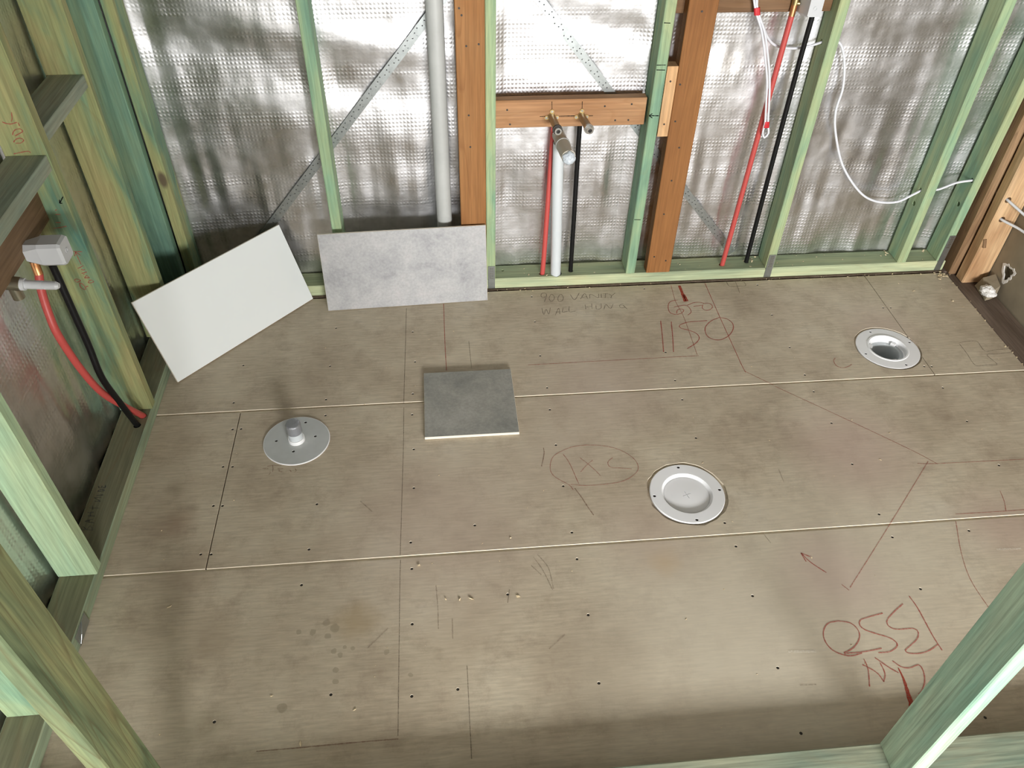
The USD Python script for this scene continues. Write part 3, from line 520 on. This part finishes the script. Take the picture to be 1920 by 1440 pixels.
# steel: perforated brace straps behind the studs and strap plates at stud feet
def brace(a, b, label):
    a, b = np.array(a, float), np.array(b, float)
    Lg = np.linalg.norm(b - a); t = (b - a) / Lg; w = 0.0145
    cs = CrossSection([np.array([(0, -w), (Lg, -w), (Lg, w), (0, w)])])
    holes = []
    s, k = 0.012, 0
    while s < Lg - 0.01:
        for v in ((-0.007, 0.004) if k % 3 == 0 else (0.0075,) if k % 3 == 1 else (-0.001,)):
            q = np.linspace(0, 2 * math.pi, 10, endpoint=False); holes.append(np.stack([s + 0.0021 * np.cos(q), v + 0.0021 * np.sin(q)], 1))
        s += 0.0165; k += 1
    m = Manifold.extrude(cs - CrossSection(holes), 0.001)
    n = np.array([-t[1], t[0]])
    # strap axes: along t in (x, z), across n in (x, z), thickness along y
    m = m.transform(np.array([[t[0], n[0], 0, a[0]], [0, 0, 1, 0.0867], [t[1], n[1], 0, a[1]]], float))
    solo('brace_strap', label, 'metal strap', m, GALV, base=(a[0], 0.087, a[1]))
brace((-0.452, 0.052), (0.545, 1.218), 'perforated steel strap slanting up right across the foil left of the thick grey pipe')
brace((1.49, 0.065), (0.60, 1.119), 'perforated steel strap slanting down right behind the taps and orange post')
def stud_tie(x0, x1, z1, label, lean=0.0):
    t = thing('stud_tie', label, 'metal plate', ((x0 + x1) / 2, -0.001, 0.004))
    m = bx(x0, x1, -0.0022, -0.0004, 0.004, z1, 0.0004)
    sh = lambda q: q.warp(lambda p: (p[0] + lean * (p[2] - 0.05), p[1], p[2])) if lean and hasattr(q, 'warp') else q
    part(t, 'plate', sh(m), GALV)
    xm = (x0 + x1) / 2
    for k in range(7):
        part(t, 'ridge', sh(bx(xm - 0.007, xm + 0.007, -0.0042, -0.0022, z1 - 0.010 - 0.0075 * k, z1 - 0.0065 - 0.0075 * k, 0.0006)), STEEL)
stud_tie(0.5125, 0.5385, 0.106, 'galvanised plate nailed to the stud foot beside the light grey tile')
stud_tie(1.6045, 1.6315, 0.108, 'galvanised plate on the stud foot right of the long black pipe')
stud_tie(2.3125, 2.3375, 0.165, 'tall galvanised plate on the stud foot in the right corner', lean=0.022)
tab = join([bx(-0.5890, -0.5874, -1.405, -1.335, 0.003, 0.043, 0.0004), tube([(-0.5872, -1.40, 0.008), (-0.5845, -1.385, 0.025), (-0.5868, -1.36, 0.041)], 0.0011, 8)])
solo('stud_tie', 'small bent galvanised tab on the left bottom plate', 'metal plate', tab, GALV)

# ---------------------------------------------------------------- pipes, taps and cables
solo('vent_pipe', 'thick pale grey plastic pipe rising in front of the foil', 'pipe', rod((0.358, 0.045, -0.015), (0.358, 0.045, 2.4), 0.0268, n=48), PVCGREY, 40, base=(0.358, 0.045, 0.0))
def pipe(label, pts, r, m_, base, curve=True, name='water_pipe'):
    return solo(name, label, 'pipe', tube(pts, r, 18, 0.012, curve), m_, 60, base=base)
pipe('thin red pipe rising to the left of the two taps', [(0.722, 0.024, -0.015), (0.727, 0.028, 0.12), (0.734, 0.042, 0.38), (0.741, 0.055, 0.6365)], 0.0092, RED, (0.722, 0.024, 0))
pipe('thin black pipe rising to the right of the two taps', [(0.836, 0.035, -0.015), (0.834, 0.038, 0.2), (0.831, 0.045, 0.45), (0.829, 0.047, 0.6365)], 0.0082, BLACK, (0.836, 0.035, 0))
pipe('long black pipe running up to the white valve cover, upper right', [(1.541, 0.049, -0.015), (1.540, 0.046, 0.4), (1.541, 0.043, 0.8), (1.541, 0.0355, 0.985)], 0.0082, BLACK, (1.541, 0.049, 0))
rp = thing('water_pipe', 'long red pipe with copper end, upper right', 'pipe', (1.437, 0.036, 0))
part(rp, 'pipe', tube([(1.437, 0.036, -0.015), (1.442, 0.036, 0.1), (1.456, 0.036, 0.5), (1.472, 0.034, 0.982)], 0.0092, 18, 0.012), RED, 60)
part(rp, 'copper_sleeve', rod((1.472, 0.034, 0.982), (1.4735, 0.034, 1.016), 0.0098), COPPER, 40, label='copper crimp sleeve')
part(rp, 'brass_elbow', join([rod((1.4735, 0.034, 1.016), (1.474, 0.034, 1.06), 0.0105), rod((1.474, 0.032, 1.020), (1.486, 0.030, 1.020), 0.007)]), BRASS, 40, label='brass fitting')
wp = thing('waste_pipe', 'white waste pipe with grey elbow stuffed with white tape, below the taps', 'pipe', (0.777, 0.024, 0))
part(wp, 'pipe', tube([(0.777, 0.024, -0.015), (0.770, 0.022, 0.2), (0.760, 0.020, 0.45), (0.757, 0.019, 0.585)], 0.0198, 28, 0.02), PVC, 60)
part(wp, 'elbow', join([rod((0.7560, 0.035, 0.606), (0.762, -0.030, 0.603), 0.0215, n=36), rod((0.762, -0.030, 0.603), (0.770, -0.112, 0.600), 0.0235, n=36)]), PVCDRAIN, 40, label='grey-brown plastic elbow')
part(wp, 'elbow_rim', rod((0.7617, -0.027, 0.6031), (0.7624, -0.034, 0.6028), 0.0252, n=36), PVCGREY, 40, label='pale rim of the elbow socket')
ico = trimesh.creation.icosphere(4, 0.0222)
v = ico.vertices * [1, 0.75, 1]; v = v * (1 + 0.35 * (meshkit.fbm(v * 90, 3, 4) - 0.5))[:, None]
part(wp, 'tape_plug', (v + [0.7712, -0.117, 0.598], ico.faces), FILM, True, label='crumpled white tape plug')
def tap(x, xe, label, endmat):
    t = thing('tap_fitting', label, 'tap fitting', (x, 0.03, 0.675))
    fl_ = Manifold.batch_boolean([rod((x, 0.0298, 0.675), (x, 0.0255, 0.675), 0.0125, n=32)] + [rod((x + dx, 0.0298, 0.675 + dz), (x + dx, 0.0262, 0.675 + dz), 0.0072, n=20) for dx, dz in ((-0.017, -0.004), (0.017, -0.004), (0, 0.0165))], m3.OpType.Add)
    part(t, 'flange', fl_, BRASS, 40, label='three-lobed brass flange')
    part(t, 'screw_heads', join([rod((x + dx, 0.0262, 0.675 + dz), (x + dx, 0.0245, 0.675 + dz), 0.0036, n=12) for dx, dz in ((-0.018, -0.004), (0.018, -0.004), (0, 0.0175))]), STEEL, kind='stuff')
    a_, b_ = np.array((x, 0.0255, 0.675)), np.array((xe, -0.066, 0.6745))
    part(t, 'barrel', rod(a_, b_, 0.0118, 0.0136, 32), TAPBODY, 40)
    d = (b_ - a_) / np.linalg.norm(b_ - a_)
    part(t, 'collar', rod(b_, b_ + d * 0.007, 0.0162, n=32) - rod(b_ - d * 0.01, b_ + d * 0.02, 0.0117, n=24), endmat, 40)
    part(t, 'bore', rod(b_ + d * 0.0042, b_ + d * 0.0048, 0.0065, n=20), NAIL)
    part(t, 'thread', rod(b_, b_ + d * 0.019, 0.0115, n=28) - rod(b_ + d * 0.004, b_ + d * 0.04, 0.0066, n=24), STEEL, 40)
tap(0.7290, 0.7345, 'left brass tap fitting sticking out of the board', NAIL)
tap(0.8290, 0.8375, 'right brass tap fitting sticking out of the board', STEEL)

vc = thing('valve_cover', 'translucent white box covering a shower valve at the top right', 'valve cover', (1.512, 0.0, 0.985))
hex_ = lambda x0, x1, z0, z1, c: np.array([(x0 + c, z0), (x1, z0), (x1, z1), (x0 + c, z1), (x0, z1 - c), (x0, z0 + c)])
def prism_y(pts, y0, y1): return Manifold.extrude(CrossSection([pts]), y1 - y0).transform(np.array([[1, 0, 0, 0], [0, 0, -1, y1], [0, 1, 0, 0]], float))
part(vc, 'cover', Manifold.hull(prism_y(hex_(1.4935, 1.5355, 0.9985, 1.075, 0.004), -0.030, -0.026) + prism_y(hex_(1.488, 1.553, 0.986, 1.085, 0.010), 0.025, 0.045)), COVER)
part(vc, 'dimple', rod((1.513, -0.0298, 1.023), (1.513, -0.0312, 1.023), 0.0062, n=28) - rod((1.513, -0.02, 1.023), (1.513, -0.04, 1.023), 0.0045, n=24), COVER, 40)
vl = thing('valve_cover', 'milky white box covering a valve on the left wall', 'valve cover', (-0.60, -0.775, 0.708))
def prism_x(pts, x0, x1): return Manifold.extrude(CrossSection([pts]), x1 - x0).transform(np.array([[0, 0, 1, x0], [1, 0, 0, 0], [0, 1, 0, 0]], float))
def oct_(y0, y1, z0, z1, c): return np.array([(y0 + c, z0), (y1 - c, z0), (y1, z0 + c), (y1, z1 - c), (y1 - c, z1), (y0 + c, z1), (y0, z1 - c), (y0, z0 + c)])
part(vl, 'cover', Manifold.hull(prism_x(oct_(-0.800, -0.750, 0.711, 0.764, 0.005), -0.5565, -0.5545) + prism_x(oct_(-0.803, -0.747, 0.708, 0.767, 0.007), -0.606, -0.562)), COVER)
part(vl, 'back_skirt', Manifold.hull(prism_x(oct_(-0.803, -0.747, 0.708, 0.767, 0.007), -0.608, -0.606) + prism_x(oct_(-0.797, -0.753, 0.712, 0.761, 0.012), -0.6440, -0.642)), COVER)
part(vl, 'dimple', rod((-0.5545, -0.776, 0.737), (-0.5532, -0.776, 0.737), 0.0062, n=28) - rod((-0.57, -0.776, 0.737), (-0.54, -0.776, 0.737), 0.0045, n=24), COVER, 40)
lr = thing('water_pipe', 'bent red pipe dropping from the valve cover on the left wall', 'pipe', (-0.61, -0.648, 0))
part(lr, 'pipe', tube([(-0.640, -0.781, 0.675), (-0.641, -0.800, 0.640), (-0.636, -0.824, 0.583), (-0.632, -0.834, 0.522), (-0.628, -0.816, 0.397), (-0.622, -0.782, 0.276), (-0.615, -0.721, 0.163), (-0.610, -0.652, 0.052), (-0.609, -0.640, 0.028)], 0.0098, 18, 0.012), RED, 60)
part(lr, 'copper_sleeve', rod((-0.640, -0.781, 0.675), (-0.641, -0.774, 0.7075), 0.0104), COPPER, 40, label='copper crimp sleeve')
pipe('black pipe crossing the bent red one on the left wall', [(-0.612, -0.760, 0.7075), (-0.612, -0.758, 0.66), (-0.607, -0.768, 0.56), (-0.602, -0.778, 0.441), (-0.601, -0.786, 0.333), (-0.608, -0.740, 0.189), (-0.617, -0.690, 0.052), (-0.618, -0.678, 0.028)], 0.0088, BLACK, (-0.617, -0.688, 0))
sp = thing('capped_spout', 'white capped spout pointing out of the left wall', 'pipe', (-0.63, -0.881, 0.7230))
part(sp, 'brass_elbow', join([rod((-0.665, -0.881, 0.7225), (-0.6315, -0.881, 0.7165), 0.0165), rod((-0.650, -0.881, 0.6780), (-0.650, -0.881, 0.7230), 0.013)]), TAPBODY, 40, label='dull brass elbow')
part(sp, 'collar', rod((-0.6315, -0.881, 0.7165), (-0.622, -0.881, 0.7155), 0.0145), COVER, 40)
part(sp, 'cap', join([rod((-0.622, -0.881, 0.7155), (-0.584, -0.881, 0.7115), 0.0105), rod((-0.584, -0.881, 0.7115), (-0.581, -0.881, 0.7112), 0.0096), rod((-0.581, -0.881, 0.7112), (-0.556, -0.881, 0.7086), 0.0105, 0.0098), rod((-0.556, -0.881, 0.7086), (-0.549, -0.881, 0.7080), 0.0098, 0.0062)]), COVER, 40)

hc = thing('looped_cable', 'doubled white cable with red tape hanging in a loop before the orange post', 'cable', (1.46, 0.0, 0.59))
loop = [(1.325, 0.020, 1.060), (1.347, 0.020, 1.003), (1.381, 0.018, 0.939), (1.411, 0.014, 0.856), (1.432, 0.010, 0.788), (1.446, 0.008, 0.717), (1.458, 0.006, 0.650), (1.459, 0.006, 0.625), (1.460, 0.006, 0.606), (1.4695, 0.006, 0.590),
        (1.480, 0.006, 0.606), (1.475, 0.006, 0.625), (1.468, 0.006, 0.650), (1.4555, 0.006, 0.717), (1.439, 0.009, 0.795), (1.417, 0.012, 0.866), (1.390, 0.017, 0.939), (1.354, 0.020, 1.003), (1.334, 0.020, 1.060)]
part(hc, 'cable', tube(loop, 0.0036, 12, 0.008), CABLE, 60)
part(hc, 'tape_band', Manifold.hull(rod((1.344, 0.020, 1.012), (1.350, 0.020, 0.991), 0.0052) + rod((1.353, 0.020, 1.012), (1.359, 0.020, 0.991), 0.0052)), REDTAPE, 40, label='red tape band')
part(hc, 'tape_band', Manifold.hull(rod((1.4605, 0.006, 0.648), (1.4612, 0.006, 0.627), 0.0048) + rod((1.469, 0.006, 0.648), (1.4722, 0.006, 0.627), 0.0048)), REDTAPE, 40, label='red tape band')
solo('white_cable', 'white cable passing behind the long red and black pipes through the studs', 'cable',
     tube([(1.350, 0.036, 1.030), (1.358, 0.037, 0.997), (1.387, 0.044, 0.955), (1.419, 0.056, 0.911), (1.454, 0.068, 0.881), (1.499, 0.070, 0.869), (1.544, 0.070, 0.869), (1.580, 0.062, 0.880), (1.606, 0.052, 0.893), (1.632, 0.052, 0.894),
           (1.670, 0.055, 0.885), (1.706, 0.060, 0.820), (1.727, 0.060, 0.735), (1.727, 0.060, 0.655), (1.752, 0.060, 0.572), (1.817, 0.060, 0.447), (1.912, 0.058, 0.341), (1.988, 0.055, 0.297), (2.072, 0.050, 0.292), (2.124, 0.044, 0.325), (2.150, 0.041, 0.344), (2.176, 0.041, 0.347),
           (2.210, 0.035, 0.349), (2.262, 0.025, 0.380), (2.316, 0.017, 0.393), (2.345, 0.017, 0.393)], 0.0042, 12, 0.008), CABLE, 60, base=(1.35, 0.03, 0.29))

# ---------------------------------------------------------------- right end: old frame, plaster, cables
def rough(m, amp, freq, seed, edge=0.012):
    m = m.refine_to_length(edge)
    v, f, _ = meshkit.arrays(m)
    d = np.stack([meshkit.fbm(v * freq * [1, 1, 0.25], 3, seed + k) - 0.5 for k in range(3)], 1) * [1, 1, 0.15]
    return v + d * amp, f
ost = bx(2.390, 2.4865, -0.085, -0.034, -0.0055, 2.4, 0.004)
ost = ost - Manifold.batch_boolean([rod((2.409, -0.12, 0.366), (2.412, -0.02, 0.366), 0.0115, n=20), rod((2.424, -0.12, 0.284), (2.426, -0.02, 0.284), 0.0115, n=20)], m3.OpType.Add)
os_ = thing('old_stud', 'old split light brown hardwood stud against the stained plaster', 'stud', (2.438, -0.06, -0.005))
part(os_, 'timber', rough(ost, 0.004, 28, 21, 0.014), OLD, 30)
part(os_, 'split_knot', rough(Manifold.hull(rod((2.396, -0.083, 0.20), (2.405, -0.0868, 0.165), 0.006) + rod((2.409, -0.085, 0.168), (2.412, -0.085, 0.163), 0.004)), 0.003, 120, 5, 0.004), OLDBROWN, 30)
ob = thing('old_stud', 'old dark brown stud wedged in the right corner', 'stud', (2.40, 0.0, -0.005))
bst = Manifold.hull(bx(2.352, 2.47, -0.018, 0.045, -0.006, 0.03, 0.003) + bx(2.352, 2.47, -0.018, 0.045, 2.37, 2.4, 0.003))
part(ob, 'timber', rough(bx(2.3665, 2.402, -0.026, 0.05, -0.0055, 2.4, 0.006), 0.005, 22, 31, 0.016), OLDBROWN, 30)
part(ob, 'inner_half', rough(bx(2.404, 2.486, -0.012, 0.05, -0.0055, 2.4, 0.004), 0.005, 22, 37, 0.016), OLDBROWN, 30)
solo('sole_plate', 'dark brown old sole plate along the foot of the right wall', 'wall plate', rough(bx(RX, 2.489, -2.2, 0.085, -0.075, -0.006, 0.008), 0.003, 14, 41, 0.03), SOLE, 40)
solo('grey_cable', 'upper pale grey cable coming out of the old stud', 'cable', tube([(2.410, -0.040, 0.366), (2.410, -0.083, 0.365), (2.443, -0.150, 0.344), (2.470, -0.22, 0.326), (2.478, -0.36, 0.30), (2.480, -0.7, 0.29), (2.481, -1.3, 0.275), (2.481, -2.1, 0.285)], 0.0048, 12), CABLEGREY, 60)
solo('grey_cable', 'lower pale grey cable coming out of the old stud', 'cable', tube([(2.425, -0.040, 0.284), (2.425, -0.083, 0.283), (2.462, -0.150, 0.279), (2.478, -0.23, 0.275), (2.481, -0.38, 0.268), (2.481, -0.7, 0.26), (2.481, -1.3, 0.245), (2.481, -2.1, 0.26)], 0.0048, 12), CABLEGREY, 60)
pc = thing('plaster_chunk', 'torn piece of brown plasterboard showing broken white plaster', 'debris', (2.452, -0.14, -0.006))
ch = Manifold.hull_points(np.array([(2.420, -0.205, -0.003), (2.474, -0.185, -0.003), (2.484, -0.112, -0.003), (2.432, -0.105, -0.003), (2.436, -0.19, 0.022), (2.476, -0.178, 0.046), (2.485, -0.118, 0.058), (2.444, -0.112, 0.040)]))
part(pc, 'paper_face', rough(ch, 0.004, 40, 51, 0.008), PLASTERBROWN)
ico2 = trimesh.creation.icosphere(4, 1.0)
v = ico2.vertices * [0.026, 0.030, 0.022]; v = v * (1 + 0.9 * (meshkit.fbm(v * 70, 4, 8) - 0.5))[:, None]
part(pc, 'broken_core', (v + [2.437, -0.176, 0.0215], ico2.faces), PLASTERWHITE)

# ---------------------------------------------------------------- tiles
def tile(label, A, B, lean, n_to, face, hgt=0.3, th=0.009):
    """A tile standing on its long edge from A to B (front lower corners), its top pushed back by lean towards n_to."""
    A, B = np.array((*A, 0.0)), np.array((*B, 0.0))
    e = (B - A) / np.linalg.norm(B - A); w = 0.594
    A = (A + B) / 2 - e * w / 2
    n = np.array([-e[1], e[0], 0.0])
    up = n * lean + np.array([0, 0, 1.0]) * math.sqrt(hgt ** 2 - lean ** 2); up /= np.linalg.norm(up)
    back = np.cross(up, e); back = back if back @ n > 0 else -back
    A = A + np.array([0, 0, max(0, -back[2] * th) + 0.0004])
    M = np.stack([e, back, up, A], 1)
    t = thing('tile', label, 'tile', tuple(A + e * w / 2))
    part(t, 'body', bx(0, w, 0.0008, th, 0, hgt, 0.0008).transform(M), TILE_EDGE)
    part(t, 'glazed_face', bx(0.0008, w - 0.0008, 0.0, 0.0008, 0.0008, hgt - 0.0008, 0.0003).transform(M), face)
tile('large plain white tile leaning in the left corner', (-0.5545, -0.4555), (-0.1485, -0.0195), 0.118, None, GLAZE_W)
tile('large mottled light grey tile leaning below the thick grey pipe', (-0.085, -0.098), (0.503, -0.074), 0.054, None, GLAZE_L)
tf = thing('tile', 'square mid grey tile lying flat on the floor', 'tile', (0.4095, -0.626, 0.0002))
M = np.array([[1, -0.0, 0, 0.2605], [0.0, 1, 0, -0.7745], [0, 0, 1, 0.0006]], float)
part(tf, 'body', bx(0, 0.2965, 0, 0.2985, 0, 0.0098, 0.0008).transform(M), TILE_EDGE)
part(tf, 'glazed_face', bx(0.0009, 0.2956, 0.0009, 0.2976, 0.0098, 0.0106, 0.0003).transform(M), GLAZE_G)

# ---------------------------------------------------------------- floor wastes
wo = thing('floor_waste', 'open white round floor waste near the right wall', 'floor waste', (*WASTE_R, -0.007))
cx, cy = WASTE_R
ring = lathe([(0.060, -0.045), (0.064, -0.045), (0.067, -0.006), (0.110, -0.006), (0.110, -0.0008), (0.107, 0.0006), (0.073, 0.0006), (0.0705, 0.0030), (0.0665, 0.0030), (0.0630, -0.003), (0.0630, -0.018), (0.060, -0.020)], (cx, cy, 0), 96)
for a in (105, 15, 195, 285): ring = ring - rod((cx + 0.096 * math.cos(math.radians(a)), cy + 0.096 * math.sin(math.radians(a)), -0.002), (cx + 0.096 * math.cos(math.radians(a)), cy + 0.096 * math.sin(math.radians(a)), 0.01), 0.0044, n=14)
part(wo, 'rim', ring, WHITE, 40)
part(wo, 'throat', lathe([(0.047, -0.12), (0.050, -0.12), (0.050, -0.030), (0.0605, -0.030), (0.0605, -0.022), (0.049, -0.0215), (0.047, -0.024)], (cx, cy, 0), 72), PVC, 40)
part(wo, 'trap_bottom', Manifold.cylinder(0.004, 0.047, 0.047, 48).translate([cx, cy, -0.118]), PVCDRAIN)
for a in (150, 40, 275): 
    q = math.radians(a); c_, s_ = math.cos(q), math.sin(q)
    part(wo, 'lug', bx(-0.006, 0.006, -0.009, 0.009, -0.0215, -0.010, 0.001).rotate([0, 0, a]).translate([cx + 0.0548 * c_, cy + 0.0548 * s_, 0]), WHITE)
part(wo, 'screw_holes', join([Manifold.cylinder(0.0005, 0.0042, 0.0042, 12).translate([cx + 0.096 * math.cos(math.radians(a)), cy + 0.096 * math.sin(math.radians(a)), -0.0014]) for a in (105, 15, 195, 285)]), NAIL, kind='stuff')
wc = thing('floor_waste', 'capped white round floor waste with a small cross at its centre', 'floor waste', (*WASTE_C, -0.007))
cx, cy = WASTE_C
ring = lathe([(0.0675, -0.013), (0.0735, -0.013), (0.0735, -0.0062), (0.1105, -0.0062), (0.1105, -0.0008), (0.1085, 0.0010), (0.0765, 0.0010), (0.0745, 0.0002), (0.0700, -0.0085), (0.0675, -0.0095)], (cx, cy, 0), 96)
holes_c = [(cx - 0.002, cy + 0.099), (cx + 0.099, cy + 0.004), (cx - 0.099, cy - 0.004), (cx + 0.003, cy - 0.099)]
for X, Y in holes_c: ring = ring - Manifold.cylinder(0.02, 0.0046, 0.0046, 14).translate([X, Y, -0.0015])
part(wc, 'rim', ring, WHITE, 40)
cap = lathe([(0, -0.013), (0.0672, -0.013), (0.0672, -0.0095), (0.064, -0.0082), (0, -0.0068)], (cx, cy, 0), 96)
for q in (18, 108): cap = cap - bx(-0.0135, 0.0135, -0.0009, 0.0009, -0.0105, 0.02, 0).rotate([0, 0, q]).translate([cx, cy, 0])
part(wc, 'cap', cap, WHITE, 40)
part(wc, 'screw_holes', join([Manifold.cylinder(0.0005, 0.0044, 0.0044, 12).translate([X, Y, -0.0010]) for X, Y in holes_c]), NAIL, kind='stuff')
wg = thing('pipe_flange', 'round grey flange with a taped white pipe stub on the floor', 'pipe flange', (*WASTE_L, 0.0003))
cx, cy = WASTE_L
disc = lathe([(0, 0.0004), (0.1, 0.0004), (0.1008, 0.0012), (0.1, 0.0034), (0.0992, 0.0042), (0, 0.0050)], (cx, cy, 0), 96)
sc = [(cx - 0.062, cy + 0.001), (cx + 0.056, cy + 0.012), (cx - 0.005, cy - 0.047), (cx + 0.02, cy + 0.075)]
for X, Y in sc: disc = disc - Manifold.cylinder(0.02, 0.0044, 0.0044, 14).translate([X, Y, 0.0022])
part(wg, 'disc', disc, FLANGE, 30)
part(wg, 'disc_edge', lathe([(0.0994, 0.0006), (0.1016, 0.0006), (0.1018, 0.0030), (0.1004, 0.0042), (0.0994, 0.0042)], (cx, cy, 0), 96), WHITE, 40, label='pale rim of the disc')
part(wg, 'screw_holes', join([Manifold.cylinder(0.0005, 0.0042, 0.0042, 12).translate([X, Y, 0.0026]) for X, Y in sc]), NAIL, kind='stuff')
part(wg, 'socket', lathe([(0, 0.004), (0.0255, 0.004), (0.0252, 0.0165), (0.0245, 0.018), (0, 0.018)], (cx, cy, 0), 56), WHITE, 40)
part(wg, 'pipe_stub', lathe([(0, 0.018), (0.0218, 0.018), (0.0218, 0.046), (0, 0.046)], (cx, cy, 0), 56), PVC, 40)
tp = lathe([(0, 0.0), (0.0228, 0.0), (0.0230, 0.005), (0.0227, 0.033), (0.0205, 0.037), (0.010, 0.0385), (0, 0.0385)], (cx, cy, 0.042), 64).refine_to_length(0.004)
v, f, _ = meshkit.arrays(tp); v = v + (np.stack([meshkit.fbm(v * 130, 3, 60 + k) - 0.5 for k in range(3)], 1)) * 0.0035 * smooth01(0.055, 0.078, v[:, 2])[:, None]
part(wg, 'tape_wrap', (v, f), TAPEGREY, 50, label='dark grey tape wrapped over the stub')

# ---------------------------------------------------------------- sawdust and chips
chips = []
def chip(x, y, z, s):
    q = nrng.normal(size=(7, 3)) * [s, s * 0.55, s * 0.3]
    h = Manifold.hull_points(q).rotate([0, 0, float(nrng.uniform(0, 360))])
    b = h.bounding_box()
    return h.translate([x, y, z - b[2]])
for _ in range(46): chips.append(chip(nrng.uniform(0.5, 2.3), -0.012 + nrng.uniform(-0.012, 0.006), 0.0, nrng.uniform(0.0012, 0.0034)))
for _ in range(22): chips.append(chip(2.352 + nrng.normal() * 0.003, nrng.uniform(-0.62, -0.02), 0.0, nrng.uniform(0.0016, 0.0036)))
for _ in range(30): chips.append(chip(2.335 + nrng.normal() * 0.014, -0.03 + nrng.normal() * 0.013, 0.0, nrng.uniform(0.002, 0.0045)))
for _ in range(110): chips.append(chip(nrng.uniform(-0.55, 2.3), nrng.uniform(-1.75, -0.05), 0.0, nrng.uniform(0.0009, 0.0022)))
for x, y in ((1.656, -0.966), (0.31, -1.345), (0.34, -1.35), (0.495, -1.352), (0.375, -1.35), (2.285, -0.12), (2.29, -0.2), (2.31, -0.24), (2.17, -0.125), (-0.40, -1.31), (0.09, -1.62), (-0.03, -1.69), (0.24, -1.236)): chips.append(chip(x, y, 0.0, 0.0042))
solo_chips = chips; chips = []
for _ in range(34): chips.append(chip(nrng.uniform(0.6, 2.3), nrng.uniform(0.01, 0.08), 0.0454, nrng.uniform(0.0013, 0.0032)))
for x, y in ((2.135, 0.07), (2.13, 0.078), (2.20, 0.06), (2.22, 0.07), (2.295, 0.078), (2.285, 0.07), (1.59, 0.075), (1.565, 0.05)): chips.append(chip(x, y, 0.0454, 0.006))
solo('wood_chips', 'pale wood chips lying on the bottom plate between the studs', 'wood chips', join(chips), CHIP, kind='stuff', base=(1.5, 0.05, 0.0454))
chips = [c for c in solo_chips if not any(math.hypot((c.bounding_box()[0] + c.bounding_box()[3]) / 2 - w[0], (c.bounding_box()[1] + c.bounding_box()[4]) / 2 - w[1]) < 0.125 for w in (WASTE_R, WASTE_C, WASTE_L)) and not (0.25 < c.bounding_box()[3] and c.bounding_box()[0] < 0.57 and -0.79 < c.bounding_box()[4] and c.bounding_box()[1] < -0.465)]
solo('sawdust', 'scattered pale sawdust and chips over the floor sheets', 'sawdust', join(chips), CHIP, kind='stuff', base=(0.9, -0.8, 0.0))
